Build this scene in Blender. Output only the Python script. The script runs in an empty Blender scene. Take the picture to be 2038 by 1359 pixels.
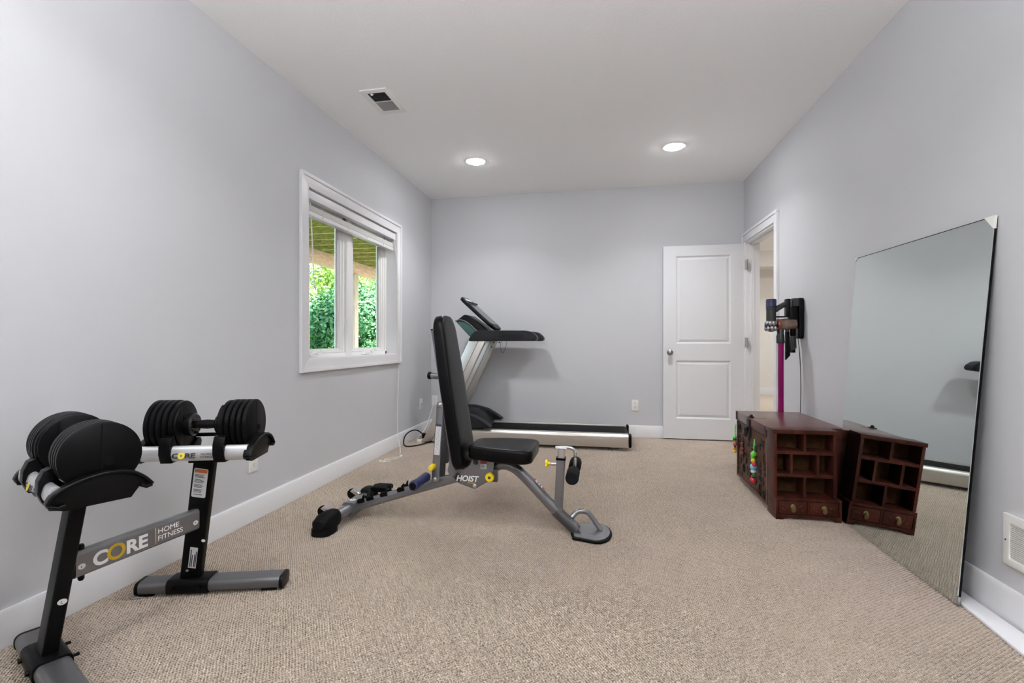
import bpy, bmesh, math, random
from mathutils import Vector as V, Matrix
random.seed(7)
S = bpy.context.scene
C = S.collection
PI = math.pi

# ------------------------------------------------------------------ materials
def lin(c):
    return tuple((x/255/12.92) if x/255 <= .04045 else ((x/255+.055)/1.055)**2.4 for x in c)

def mat(name, col, rough=.5, metal=0., noise=0., nscale=20., bump=0., bscale=200., coat=0., spec=.5, emit=0., stretch=None, bdist=.002):
    m = bpy.data.materials.new(name); m.use_nodes = True
    nt = m.node_tree; N = nt.nodes; L = nt.links
    b = N['Principled BSDF']
    c = lin(col)
    b.inputs['Base Color'].default_value = (*c, 1)
    b.inputs['Roughness'].default_value = rough
    b.inputs['Metallic'].default_value = metal
    b.inputs['Specular IOR Level'].default_value = spec
    b.inputs['Coat Weight'].default_value = coat
    b.inputs['Coat Roughness'].default_value = .15
    if emit:
        b.inputs['Emission Color'].default_value = (*c, 1); b.inputs['Emission Strength'].default_value = emit
    tc = N.new('ShaderNodeTexCoord'); mp = N.new('ShaderNodeMapping')
    L.new(tc.outputs['Object'], mp.inputs['Vector'])
    if stretch: mp.inputs['Scale'].default_value = stretch
    if noise:
        n = N.new('ShaderNodeTexNoise'); n.inputs['Scale'].default_value = nscale; n.inputs['Detail'].default_value = 5
        L.new(mp.outputs[0], n.inputs['Vector'])
        r = N.new('ShaderNodeValToRGB')
        r.color_ramp.elements[0].position = .3; r.color_ramp.elements[1].position = .7
        r.color_ramp.elements[0].color = (*[max(0, x*(1-noise)) for x in c], 1)
        r.color_ramp.elements[1].color = (*[min(1, x*(1+noise)) for x in c], 1)
        L.new(n.outputs['Fac'], r.inputs[0]); L.new(r.outputs[0], b.inputs['Base Color'])
    if bump:
        n2 = N.new('ShaderNodeTexNoise'); n2.inputs['Scale'].default_value = bscale; n2.inputs['Detail'].default_value = 3
        L.new(mp.outputs[0], n2.inputs['Vector'])
        bp = N.new('ShaderNodeBump'); bp.inputs['Strength'].default_value = bump; bp.inputs['Distance'].default_value = bdist
        L.new(n2.outputs['Fac'], bp.inputs['Height']); L.new(bp.outputs[0], b.inputs['Normal'])
    return m

def carpet_mat():
    # looped berber carpet: rows of loops, real relief from a bump, slightly heathered yarn
    m = bpy.data.materials.new('carpet'); m.use_nodes = True
    nt = m.node_tree; N = nt.nodes; L = nt.links; b = N['Principled BSDF']
    b.inputs['Roughness'].default_value = .95; b.inputs['Specular IOR Level'].default_value = .1
    b.inputs['Sheen Weight'].default_value = .15
    tc = N.new('ShaderNodeTexCoord')
    def vec(op, a, bb=None):
        n = N.new('ShaderNodeVectorMath'); n.operation = op
        L.new(a, n.inputs[0])
        if bb is not None:
            if isinstance(bb, tuple): n.inputs[1].default_value = bb
            else: L.new(bb, n.inputs[1])
        return n
    def mth(op, a, bb=None):
        n = N.new('ShaderNodeMath'); n.operation = op
        for i, x in enumerate((a, bb)):
            if x is None: continue
            if isinstance(x, (int, float)): n.inputs[i].default_value = x
            else: L.new(x, n.inputs[i])
        return n.outputs[0]
    wob = N.new('ShaderNodeTexNoise'); wob.inputs['Scale'].default_value = 45; wob.inputs['Detail'].default_value = 2
    L.new(tc.outputs['Object'], wob.inputs['Vector'])
    cen = vec('SUBTRACT', wob.outputs['Color'], (.5, .5, .5))
    scl = vec('SCALE', cen.outputs[0]); scl.inputs['Scale'].default_value = .0035
    pos = vec('ADD', tc.outputs['Object'], scl.outputs[0]).outputs[0]
    u = vec('DOT_PRODUCT', pos, (.81, .587, 0)).outputs['Value']
    v = vec('DOT_PRODUCT', pos, (-.587, .81, 0)).outputs['Value']
    cv = mth('COSINE', mth('MULTIPLY', v, 2*PI/.0122))
    row = mth('ROUND', mth('DIVIDE', v, .0122))
    ph = mth('MULTIPLY', mth('SINE', mth('MULTIPLY', row, 12.9898)), .9)
    cu = mth('COSINE', mth('ADD', mth('MULTIPLY', u, 2*PI/.0092), ph))
    ridge = mth('POWER', mth('MULTIPLY', mth('ADD', cv, 1.0), .5), .6)
    loop = mth('ADD', mth('MULTIPLY', cu, .36), .64)
    h0 = mth('MULTIPLY', ridge, loop)
    fn = N.new('ShaderNodeTexNoise'); fn.inputs['Scale'].default_value = 330; fn.inputs['Detail'].default_value = 2
    L.new(tc.outputs['Object'], fn.inputs['Vector'])
    h = mth('ADD', h0, mth('MULTIPLY', fn.outputs['Fac'], .7))
    dn = N.new('ShaderNodeDisplacement'); dn.inputs['Scale'].default_value = .0055; dn.inputs['Midlevel'].default_value = 1.25
    L.new(h, dn.inputs['Height']); L.new(dn.outputs[0], N['Material Output'].inputs['Displacement'])
    m.displacement_method = 'BOTH'
    # yarn colours: noise-varied loops, gaps between them darkened to paint in their shade
    yn = N.new('ShaderNodeTexNoise'); yn.inputs['Scale'].default_value = 150; yn.inputs['Detail'].default_value = 3
    L.new(tc.outputs['Object'], yn.inputs['Vector'])
    big = N.new('ShaderNodeTexNoise'); big.inputs['Scale'].default_value = 2.2; big.inputs['Detail'].default_value = 3
    L.new(tc.outputs['Object'], big.inputs['Vector'])
    mixv = mth('ADD', mth('ADD', mth('MULTIPLY', yn.outputs['Fac'], .55), mth('MULTIPLY', h0, .42)), mth('MULTIPLY', big.outputs['Fac'], .14))
    r = N.new('ShaderNodeValToRGB')
    e = r.color_ramp.elements
    e[0].position = .28; e[0].color = (*lin((126, 110, 95)), 1)
    e[1].position = .80; e[1].color = (*lin((238, 224, 209)), 1)
    k = r.color_ramp.elements.new(.50); k.color = (*lin((214, 198, 182)), 1)
    L.new(mixv, r.inputs[0]); L.new(r.outputs[0], b.inputs['Base Color'])
    return m

def glass_mat():
    m = bpy.data.materials.new('window_glass'); m.use_nodes = True
    b = m.node_tree.nodes['Principled BSDF']
    b.inputs['Base Color'].default_value = (.97, 1, .985, 1); b.inputs['Roughness'].default_value = 0
    b.inputs['Transmission Weight'].default_value = 1; b.inputs['IOR'].default_value = 1.02
    return m

def leaf_mat(name, a, b_):
    m = bpy.data.materials.new(name); m.use_nodes = True
    nt = m.node_tree; N = nt.nodes; L = nt.links; b = N['Principled BSDF']
    g = N.new('ShaderNodeNewGeometry'); r = N.new('ShaderNodeValToRGB')
    r.color_ramp.elements[0].color = (*lin(a), 1); r.color_ramp.elements[1].color = (*lin(b_), 1)
    L.new(g.outputs['Random Per Island'], r.inputs[0]); L.new(r.outputs[0], b.inputs['Base Color'])
    b.inputs['Roughness'].default_value = .5
    return m

def wood_mat(name, dark, light, scale=6, axis=(1, 1, 14), rough=.35, coat=.2, spec=.3):
    m = bpy.data.materials.new(name); m.use_nodes = True
    nt = m.node_tree; N = nt.nodes; L = nt.links; b = N['Principled BSDF']
    tc = N.new('ShaderNodeTexCoord'); mp = N.new('ShaderNodeMapping'); mp.inputs['Scale'].default_value = axis
    L.new(tc.outputs['Object'], mp.inputs['Vector'])
    n = N.new('ShaderNodeTexNoise'); n.inputs['Scale'].default_value = scale; n.inputs['Detail'].default_value = 6; n.inputs['Distortion'].default_value = .6
    L.new(mp.outputs[0], n.inputs['Vector'])
    r = N.new('ShaderNodeValToRGB'); r.color_ramp.elements[0].position = .3; r.color_ramp.elements[1].position = .72
    r.color_ramp.elements[0].color = (*lin(dark), 1); r.color_ramp.elements[1].color = (*lin(light), 1)
    L.new(n.outputs['Fac'], r.inputs[0]); L.new(r.outputs[0], b.inputs['Base Color'])
    b.inputs['Roughness'].default_value = rough; b.inputs['Coat Weight'].default_value = coat; b.inputs['Coat Roughness'].default_value = .2; b.inputs['Specular IOR Level'].default_value = spec
    bp = N.new('ShaderNodeBump'); bp.inputs['Strength'].default_value = .15; bp.inputs['Distance'].default_value = .001
    L.new(n.outputs['Fac'], bp.inputs['Height']); L.new(bp.outputs[0], b.inputs['Normal'])
    return m

MT = {}
MT['wall'] = mat('wall_paint', (203, 204, 207), .62, bump=.10, bscale=160, bdist=.001, noise=.012, nscale=1.5)
MT['hallwall'] = mat('hallway_paint', (234, 232, 228), .6, bump=.1, bscale=160, bdist=.001)
MT['ceil'] = mat('ceiling_texture', (250, 250, 250), .8, bump=.35, bscale=110, bdist=.004)
MT['trim'] = mat('white_trim_paint', (231, 231, 233), .35, bump=.03, bscale=60)
MT['door'] = mat('white_door_paint', (226, 227, 229), .38, bump=.03, bscale=60)
MT['carpet'] = carpet_mat()
MT['glass'] = glass_mat()
MT['hallcarpet'] = mat('hallway_carpet', (204, 190, 176), .95, noise=.08, nscale=90, bump=.5, bscale=120, bdist=.006, spec=.1)
MT['lens'] = mat('lamp_lens', (253, 253, 255), .4, emit=115)
MT['lensdim'] = mat('lamp_lens_dim', (253, 253, 255), .4, emit=35)
MT['lensring'] = mat('lamp_ring', (246, 246, 246), .35, bump=.02)
MT['plasticw'] = mat('white_plastic', (238, 237, 233), .35, bump=.02)
MT['slot'] = mat('dark_slot', (28, 27, 27), .6, noise=.1)
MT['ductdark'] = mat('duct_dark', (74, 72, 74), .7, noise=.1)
MT['ductdeep'] = mat('duct_deep', (20, 20, 22), .7, noise=.1)
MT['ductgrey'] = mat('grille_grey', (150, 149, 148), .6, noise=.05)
MT['blackpow'] = mat('black_powder_coat', (9, 9, 10), .42, bump=.10, bscale=900, bdist=.0005, spec=.12)
MT['blackplas'] = mat('black_plastic', (7, 7, 8), .34, bump=.05, bscale=500, bdist=.0005, spec=.15)
MT['blackrub'] = mat('black_rubber', (9, 9, 10), .6, bump=.12, bscale=500, bdist=.0005, spec=.12)
MT['plate'] = mat('weight_plate_black', (8, 8, 9), .42, bump=.12, bscale=420, bdist=.0008, spec=.11)
MT['gloss'] = mat('gloss_black', (14, 14, 15), .12, bump=.01)
MT['vinyl'] = mat('black_vinyl', (6, 6, 7), .34, bump=.22, bscale=650, bdist=.0006, spec=.16)
MT['silver'] = mat('silver_grey_paint', (132, 132, 135), .27, .65, bump=.05, bscale=700, bdist=.0004)
MT['silverdk'] = mat('grey_paint', (100, 100, 103), .3, .75, bump=.05, bscale=700, bdist=.0004)
MT['footgrey'] = mat('grey_foot_paint', (112, 112, 115), .34, .7, bump=.05, bscale=700, bdist=.0004)
MT['brushed'] = mat('brushed_aluminium', (206, 202, 195), .34, .85, noise=.05, nscale=30, stretch=(1, 30, 30), bump=.06, bscale=60)
MT['traysil'] = mat('tray_silver', (226, 226, 228), .42, .75, noise=.06, nscale=14, bump=.08, bscale=60)
MT['chrome'] = mat('chrome', (222, 222, 224), .12, 1, bump=.01)
MT['bolt'] = mat('bolt_steel', (190, 190, 190), .3, .9, bump=.02)
MT['white'] = mat('white_print', (232, 232, 232), .5, noise=.02)
MT['yellow'] = mat('yellow_plastic', (236, 205, 22), .35, bump=.02)
MT['gold'] = mat('gold_print', (196, 160, 24), .45, noise=.05)
MT['goldlite'] = mat('yellow_print', (226, 206, 60), .45, noise=.05)
MT['stickw'] = mat('sticker_white', (212, 213, 214), .45, noise=.03)
MT['stickor'] = mat('sticker_orange', (196, 98, 40), .45, noise=.05)
MT['stickred'] = mat('sticker_red', (150, 40, 36), .45, noise=.05)
MT['ink'] = mat('sticker_ink', (30, 30, 33), .5, noise=.1)
MT['navy'] = mat('navy_print', (38, 44, 84), .5, noise=.1)
MT['bluegrip'] = mat('blue_rubber', (30, 38, 78), .6, bump=.15, bscale=300, bdist=.001)
MT['foam'] = mat('black_foam', (16, 17, 20), .85, bump=.3, bscale=500, bdist=.001, spec=.12)
MT['belt'] = mat('treadmill_belt', (22, 22, 24), .75, bump=.3, bscale=700, bdist=.0008, spec=.1)
MT['green'] = mat('dark_green_shell', (44, 82, 76), .35, bump=.05)
MT['darkgrey'] = mat('charcoal_plastic', (24, 25, 28), .42, bump=.06, bscale=400, spec=.22)
MT['screen'] = mat('console_face', (70, 72, 74), .2, noise=.25, nscale=14)
MT['chest'] = wood_mat('chest_wood', (60, 26, 21), (96, 45, 36), 5, (1, 5, 1), .28, .35)
MT['chestside'] = wood_mat('chest_leather', (64, 43, 35), (100, 70, 55), 7, (1, 1, 1), .5, .03, .15)
MT['shelfwood'] = wood_mat('shelf_wood', (44, 20, 14), (78, 37, 27), 6, (6, 1, 1), .38, .06, .15)
MT['shelfback'] = wood_mat('shelf_back_wood', (52, 35, 21), (84, 58, 36), 7, (4, 1, 4), .7, 0, .05)
MT['brass'] = mat('aged_brass', (150, 132, 92), .4, .8, noise=.2, nscale=60)
MT['iron'] = mat('dark_iron', (40, 38, 36), .5, .6, noise=.2, nscale=60)
MT['redprint'] = mat('faded_red_paint', (134, 66, 44), .5, noise=.2)
MT['magenta'] = mat('magenta_tube', (140, 8, 92), .22, .5, noise=.03)
MT['purple'] = mat('purple_plastic', (28, 26, 74), .3, bump=.02)
MT['vacgrey'] = mat('vacuum_grey', (36, 36, 39), .4, bump=.05)
MT['nickel'] = mat('nickel', (172, 170, 166), .22, 1, bump=.02)
MT['bin'] = mat('smoky_bin', (112, 90, 80), .12, .1, noise=.35, nscale=22, coat=.6)
MT['rust'] = mat('copper_ring', (150, 78, 58), .3, .4, noise=.1)
MT['satin'] = mat('satin_nickel', (150, 146, 140), .28, 1, bump=.02)
MT['whiteboard'] = mat('white_board', (236, 236, 240), .3, bump=.02)
MT['cordw'] = mat('white_cord', (236, 234, 228), .6, noise=.03)
MT['deckwood'] = wood_mat('treated_deck_wood', (118, 122, 66), (186, 176, 112), 4, (3, 3, 12), .8, 0)
MT['beamwood'] = wood_mat('fir_beam_wood', (186, 158, 136), (222, 198, 174), 4, (8, 1.5, 8), .8, 0)
MT['postwood'] = wood_mat('post_wood', (186, 166, 146), (218, 200, 180), 4, (6, 6, 1), .8, 0)
MT['bounceslab'] = mat('bounce_slab_pale', (214, 206, 190), .9, noise=.08, nscale=6)
MT['grass'] = mat('lawn', (92, 140, 74), .9, noise=.4, nscale=8)
MT['bark'] = mat('bark', (92, 74, 58), .9, noise=.3, nscale=20, bump=.4, bscale=40)
MT['vinylw'] = mat('white_vinyl', (244, 244, 242), .35, bump=.02)
mm = mat('mirror_glass', (226, 233, 230), .0, 1.0); MT['mirror'] = mm
for c_, rgb in dict(bgreen=(96, 200, 60), byellow=(232, 200, 50), bred=(208, 40, 60), bblue=(120, 190, 220), bwhite=(226, 222, 214), bdkgreen=(30, 90, 60), borange=(224, 150, 40), bbrown=(94, 46, 36)).items():
    MT[c_] = mat('bead_'+c_[1:], rgb, .3, bump=.02)

# ------------------------------------------------------------------ object helpers
WL = {}
def thing(name, label, cat, loc=(0, 0, 0), group=None, kind=None):
    o = bpy.data.objects.new(name, None); C.objects.link(o); o.location = loc
    o.empty_display_size = .1
    WL[o.name] = V(loc)
    if label: o['label'] = label
    if cat: o['category'] = cat
    if group: o['group'] = group
    if kind: o['kind'] = kind
    return o

def bev(bm, off, seg=2, ang=35):
    bm.normal_update()
    es = [e for e in bm.edges if len(e.link_faces) == 2 and e.calc_face_angle(0) > math.radians(ang)]
    if es:
        bmesh.ops.bevel(bm, geom=es, offset=off, segments=seg, profile=.6, affect='EDGES', clamp_overlap=True)

def obj(name, bm, m, parent=None, bevel=0, seg=2, ang=38, label=None, loc=None, smooth=True, cat=None, group=None, kind=None, bang=35):
    if bevel: bev(bm, bevel, seg, bang)
    bmesh.ops.recalc_face_normals(bm, faces=bm.faces)
    off = WL[parent.name] if parent is not None else V(loc or (0, 0, 0))
    if off.length: bmesh.ops.translate(bm, verts=bm.verts, vec=-off)
    me = bpy.data.meshes.new(name); bm.to_mesh(me); bm.free()
    ms = m if isinstance(m, (list, tuple)) else [m]
    for x in ms: me.materials.append(MT[x])
    if smooth:
        me.polygons.foreach_set('use_smooth', [True]*len(me.polygons))
        me.set_sharp_from_angle(angle=math.radians(ang))
    o = bpy.data.objects.new(name, me); C.objects.link(o)
    if parent is not None: o.parent = parent
    else: o.location = off
    WL[o.name] = off.copy()
    if label: o['label'] = label
    if cat: o['category'] = cat
    if group: o['group'] = group
    if kind: o['kind'] = kind
    return o

def B(): return bmesh.new()

def box(bm, x0, x1, y0, y1, z0, z1, M=None):
    vs = [V((x, y, z)) for x in (x0, x1) for y in (y0, y1) for z in (z0, z1)]
    if M is not None: vs = [M @ v for v in vs]
    b = [bm.verts.new(v) for v in vs]
    for f in ((0, 1, 3, 2), (4, 6, 7, 5), (0, 4, 5, 1), (2, 3, 7, 6), (0, 2, 6, 4), (1, 5, 7, 3)):
        bm.faces.new([b[i] for i in f])
    return b

def prism(bm, pts, vec, M=None):
    vec = V(vec); a = [V(p) for p in pts]
    c = [p + vec for p in a]
    if M is not None: a = [M @ p for p in a]; c = [M @ p for p in c]
    va = [bm.verts.new(p) for p in a]; vb = [bm.verts.new(p) for p in c]
    n = len(a)
    bm.faces.new(va); bm.faces.new(vb[::-1])
    for i in range(n): bm.faces.new((va[i], vb[i], vb[(i+1) % n], va[(i+1) % n]))

def skew(bm, k=.0135):
    # the right wall is not quite parallel to the left one
    for v in bm.verts: v.co.x += k*(5.44 - v.co.y)

def frame4(bm, axis, a0, a1, b0, b1, w, d0, d1):
    # picture frame (one closed ring) in the plane across 'axis', border widths w = (a0 side, a1 side, b0 side, b1 side)
    def P(a, b, d): return V((a, b, d)) if axis == 'z' else V((d, a, b)) if axis == 'x' else V((a, d, b))
    o = [(a0, b0), (a1, b0), (a1, b1), (a0, b1)]; i = [(a0+w[0], b0+w[2]), (a1-w[1], b0+w[2]), (a1-w[1], b1-w[3]), (a0+w[0], b1-w[3])]
    L_ = [[bm.verts.new(P(*q, d)) for q in pts] for d in (d0, d1) for pts in (o, i)]
    for k in range(4):
        j = (k+1) % 4
        for A, B_ in ((L_[0], L_[1]), (L_[1], L_[3]), (L_[3], L_[2]), (L_[2], L_[0])):
            bm.faces.new((A[k], A[j], B_[j], B_[k]))

def circ(r, n=16, ry=None):
    ry = ry or r
    return [(r*math.cos(2*PI*i/n), ry*math.sin(2*PI*i/n)) for i in range(n)]

def rrect(w, h, r, n=4):
    out = []
    for cx, cy, a0 in ((w/2-r, h/2-r, 0), (-w/2+r, h/2-r, 90), (-w/2+r, -h/2+r, 180), (w/2-r, -h/2+r, 270)):
        for i in range(n+1):
            a = math.radians(a0 + 90*i/n); out.append((cx + r*math.cos(a), cy + r*math.sin(a)))
    return out

def smooth(pts, n=6, closed=False):
    P = [V(p) for p in pts]; out = []
    N_ = len(P)
    for i in range(N_ if closed else N_-1):
        if closed: p0, p1, p2, p3 = P[(i-1) % N_], P[i], P[(i+1) % N_], P[(i+2) % N_]
        else: p0, p1, p2, p3 = P[max(i-1, 0)], P[i], P[i+1], P[min(i+2, N_-1)]
        for k in range(n):
            t = k/n
            out.append(.5*((2*p1) + (p2-p0)*t + (2*p0-5*p1+4*p2-p3)*t*t + (3*p1-p0-3*p2+p3)*t**3))
    if not closed: out.append(P[-1])
    return out

def sweep(bm, path, prof, up=(0, 0, 1), M=None, cap=True, scales=None):
    P = [V(p) for p in path]; up = V(up); rings = []
    n = len(P)
    for i, p in enumerate(P):
        t = (P[min(i+1, n-1)] - P[max(i-1, 0)]).normalized()
        s = t.cross(up)
        if s.length < 1e-4: s = t.cross(V((1, 0, 0)))
        if s.length < 1e-4: s = t.cross(V((0, 1, 0)))
        s.normalize(); u2 = s.cross(t)
        k = scales[i] if scales else 1
        ring = [p + s*a*k + u2*b*k for a, b in prof]
        if M is not None: ring = [M @ q for q in ring]
        rings.append([bm.verts.new(q) for q in ring])
    m = len(prof)
    for i in range(n-1):
        for j in range(m):
            bm.faces.new((rings[i][j], rings[i][(j+1) % m], rings[i+1][(j+1) % m], rings[i+1][j]))
    if cap:
        bm.faces.new(rings[0][::-1]); bm.faces.new(rings[-1])

def tube(bm, path, r, n=12, M=None, up=(0, 0, 1)): sweep(bm, path, circ(r, n), up, M)

def lathe(bm, prof, o, axis, n=24, M=None):
    # prof: (radius, height along the axis)
    ax = V(axis).normalized(); s = ax.cross(V((0, 0, 1)))
    if s.length < 1e-3: s = V((1, 0, 0))
    s.normalize(); t = ax.cross(s); o = V(o); rings = []
    for r, h in prof:
        ring = []
        for i in range(n):
            a = 2*PI*i/n
            p = o + ax*h + (s*math.cos(a) + t*math.sin(a))*max(r, 1e-5)
            ring.append(bm.verts.new(M @ p if M is not None else p))
        rings.append(ring)
    for i in range(len(rings)-1):
        for j in range(n):
            bm.faces.new((rings[i][j], rings[i][(j+1) % n], rings[i+1][(j+1) % n], rings[i+1][j]))
    bm.faces.new(rings[0][::-1]); bm.faces.new(rings[-1])

def ball(bm, c, r, sx=1, sy=1, sz=1, seg=16, M=None):
    M0 = Matrix.Translation(V(c)) @ Matrix.Diagonal((sx, sy, sz, 1))
    if M is not None: M0 = M @ M0
    bmesh.ops.create_uvsphere(bm, u_segments=seg, v_segments=seg//2, radius=r, matrix=M0)

def frame(o, x, y, z):
    x, y, z = V(x).normalized(), V(y).normalized(), V(z).normalized()
    return Matrix(((x.x, y.x, z.x, o[0]), (x.y, y.y, z.y, o[1]), (x.z, y.z, z.z, o[2]), (0, 0, 0, 1)))

def text(name, s, size, M, m, parent, ext=.0004, fat=0., shear=0., sx=1., space=1., label=None, align='LEFT'):
    cu = bpy.data.curves.new('txt', 'FONT'); cu.body = s; cu.size = size; cu.extrude = ext
    cu.offset = fat; cu.shear = shear; cu.space_character = space; cu.align_x = align
    to = bpy.data.objects.new('txt', cu); C.objects.link(to)
    dg = bpy.context.evaluated_depsgraph_get()
    me = bpy.data.meshes.new_from_object(to.evaluated_get(dg))
    bpy.data.objects.remove(to); bpy.data.curves.remove(cu)
    me.transform(Matrix.Diagonal((sx, 1, 1, 1))); me.transform(M)
    me.transform(Matrix.Translation(-WL[parent.name]))
    me.name = name; me.materials.clear(); me.materials.append(MT[m])
    o = bpy.data.objects.new(name, me); C.objects.link(o); o.parent = parent
    WL[o.name] = WL[parent.name].copy()
    if label: o['label'] = label
    return o

def rounded_poly(pts, r, n=4):
    # 2D/3D polygon with rounded corners
    P = [V(p) for p in pts]; out = []
    N_ = len(P)
    for i in range(N_):
        a, p, c = P[i-1], P[i], P[(i+1) % N_]
        d1 = (a-p); d2 = (c-p)
        k = min(r, d1.length*.45, d2.length*.45)
        q0 = p + d1.normalized()*k; q1 = p + d2.normalized()*k
        for j in range(n+1):
            t = j/n; out.append((1-t)**2*q0 + 2*t*(1-t)*p + t*t*q1)
    return out

# ================================================================== ROOM SHELL
XL, XR, YB, YF, ZC = -2.01, 1.434, 5.44, -.55, 2.72
bm = B(); box(bm, -2.16, 1.56, -.7, 5.6, -.12, 0); fl = obj('floor', bm, 'carpet', kind='structure', smooth=False)
bm = B(); box(bm, -2.16, 1.56, -.7, 5.6, ZC, ZC+.12); obj('ceiling', bm, 'ceil', kind='structure')
S.cycles.feature_set = 'EXPERIMENTAL'
S.cycles.dicing_rate = .35; S.cycles.preview_dicing_rate = 1.0; S.cycles.max_subdivisions = 12
sm_ = fl.modifiers.new('carpet_pile', 'SUBSURF'); sm_.subdivision_type = 'SIMPLE'; sm_.levels = 0; sm_.render_levels = 1
fl.cycles.use_adaptive_subdivision = True
# left wall with the window opening
WY0, WY1, WZ0, WZ1 = 3.005, 4.465, .915, 2.110
bm = B()
box(bm, XL-.15, XL, YF, WY0, 0, ZC); box(bm, XL-.15, XL, WY1, YB, 0, ZC)
box(bm, XL-.15, XL, WY0, WY1, 0, WZ0); box(bm, XL-.15, XL, WY0, WY1, WZ1, ZC)
obj('wall_left', bm, 'wall', kind='structure')
bm = B(); box(bm, XL-.15, 1.56, YB, YB+.12, 0, ZC); obj('wall_back', bm, 'wall', kind='structure')
DY0, DY1, DZ = 4.525, 5.365, 2.062
bm = B()
box(bm, XR, XR+.125, YF, DY0, 0, ZC); box(bm, XR, XR+.125, DY1, YB, 0, ZC); box(bm, XR, XR+.125, DY0, DY1, DZ, ZC)
skew(bm); obj('wall_right', bm, 'wall', kind='structure')
bm = B(); box(bm, XL-.15, 1.56, YF-.12, YF, 0, ZC); obj('wall_front', bm, 'wall', kind='structure')

def baseboard(name, p0, p1, n, h=.128, parent=None):
    p0, p1, n = V(p0), V(p1), V(n)
    z = V((0, 0, 1))
    prof = [(0, 0), (.015, 0), (.015, h-.014), (.008, h), (0, h)]
    bm = B(); prism(bm, [p0 + n*a + z*b for a, b in prof], p1-p0)
    return obj(name, bm, 'trim', kind='structure')
baseboard('baseboard_left', (XL, YF, 0), (XL, YB, 0), (1, 0, 0))
baseboard('baseboard_back', (XL+.015, YB, 0), (XR, YB, 0), (0, -1, 0))
baseboard('baseboard_right', (XR+.0809, YF, 0), (XR+.0136, DY0-.092, 0), (-1, 0, 0))

# door casing + jamb
bm = B()
def casing_leg(bm, y0, y1, z0, z1, x, d=.018, back=0):
    box(bm, x-d, x, y0, y1, z0, z1)
YE = YB-.001
def cas(y0, y1, z0, z1, d): box(bm, XR-d, XR+.001, y0, y1, z0, z1)
cas(DY0-.072, DY0-.006, 0, DZ+.006, .017); cas(DY0-.096, DY0-.072, 0, DZ+.072, .026)
cas(DY1+.006, YE-.018, 0, DZ+.006, .017); cas(YE-.018, YE, 0, DZ+.072, .026)
cas(DY0-.072, YE-.018, DZ+.006, DZ+.072, .017); cas(DY0-.096, YE, DZ+.072, DZ+.096, .026)
skew(bm); obj('trim_1', bm, 'trim', bevel=.003, kind='structure')
bm = B()
box(bm, XR-.002, XR+.13, DY0-.008, DY0+.012, 0, DZ+.01); box(bm, XR-.002, XR+.13, DY1-.012, DY1+.008, 0, DZ+.01)
box(bm, XR-.002, XR+.13, DY0, DY1, DZ-.012, DZ+.008)
box(bm, XR+.045, XR+.075, DY0+.012, DY0+.024, 0, DZ-.012); box(bm, XR+.045, XR+.075, DY1-.024, DY1-.012, 0, DZ-.012)
box(bm, XR+.045, XR+.075, DY0+.012, DY1-.012, DZ-.026, DZ-.012)
skew(bm); obj('trim_2', bm, 'trim', bevel=.002, kind='structure')

# door leaf, swung open in front of the back wall
dr = thing('door_1', 'white two panel door swung open in front of the back wall', None, (1.42, 5.395, .01), kind='structure')
del dr['label']
dx0, dx1, dyf, dyb, dz0, dz1 = .616, 1.428, 5.376, 5.411, .012, 2.052
bm = B()
# stiles and rails around two recessed panels, each panel with a sloped moulding and a raised field
px0, px1 = .745, 1.292
pan = [(.225, .84), (1.018, 1.944)]
box(bm, dx0, px0, dyf, dyb, dz0, dz1); box(bm, px1, dx1, dyf, dyb, dz0, dz1)
zs = [dz0, pan[0][0], pan[0][1], pan[1][0], pan[1][1], dz1]
for a, b in ((0, 1), (2, 3), (4, 5)): box(bm, px0, px1, dyf, dyb, zs[a], zs[b])
def ring(bm, r0, r1):
    # sloped ring between two rectangles (x0,x1,z0,z1,y)
    def c(r): return [V((r[0], r[4], r[2])), V((r[1], r[4], r[2])), V((r[1], r[4], r[3])), V((r[0], r[4], r[3]))]
    a = [bm.verts.new(p) for p in c(r0)]; b = [bm.verts.new(p) for p in c(r1)]
    for i in range(4): bm.faces.new((a[i], a[(i+1) % 4], b[(i+1) % 4], b[i]))
    return b
for z0, z1 in pan:
    b = ring(bm, (px0, px1, z0, z1, dyf), (px0+.016, px1-.016, z0+.016, z1-.016, dyf+.014))
    b = ring(bm, (px0+.016, px1-.016, z0+.016, z1-.016, dyf+.014), (px0+.042, px1-.042, z0+.042, z1-.042, dyf+.003))
    bm.faces.new(b)
    box(bm, px0, px1, dyb-.014, dyb-.006, z0, z1)
obj('door_leaf', bm, 'door', dr, smooth=False)
bm = B(); ko = (.684, dyf, .925)
lathe(bm, [(.031, 0), (.031, -.004), (.026, -.008), (.012, -.011), (.011, -.03), (.022, -.036), (.028, -.048), (.027, -.058), (.018, -.066), (.001, -.068)], ko, (0, 1, 0), 28)
obj('door_handle', bm, 'satin', dr)
for hz in (1.83, 1.03, .26):
    bm = B(); lathe(bm, [(.007, -.05), (.007, .05)], (1.4335, dyf-.004, hz), (0, 0, 1), 12)
    box(bm, 1.434, 1.4365, 5.30, 5.352, hz-.05, hz+.05)
    box(bm, 1.424, 1.434, dyf-.004, dyf+.02, hz-.05, hz+.05)
    obj('hinge', bm, 'satin', dr)

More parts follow.
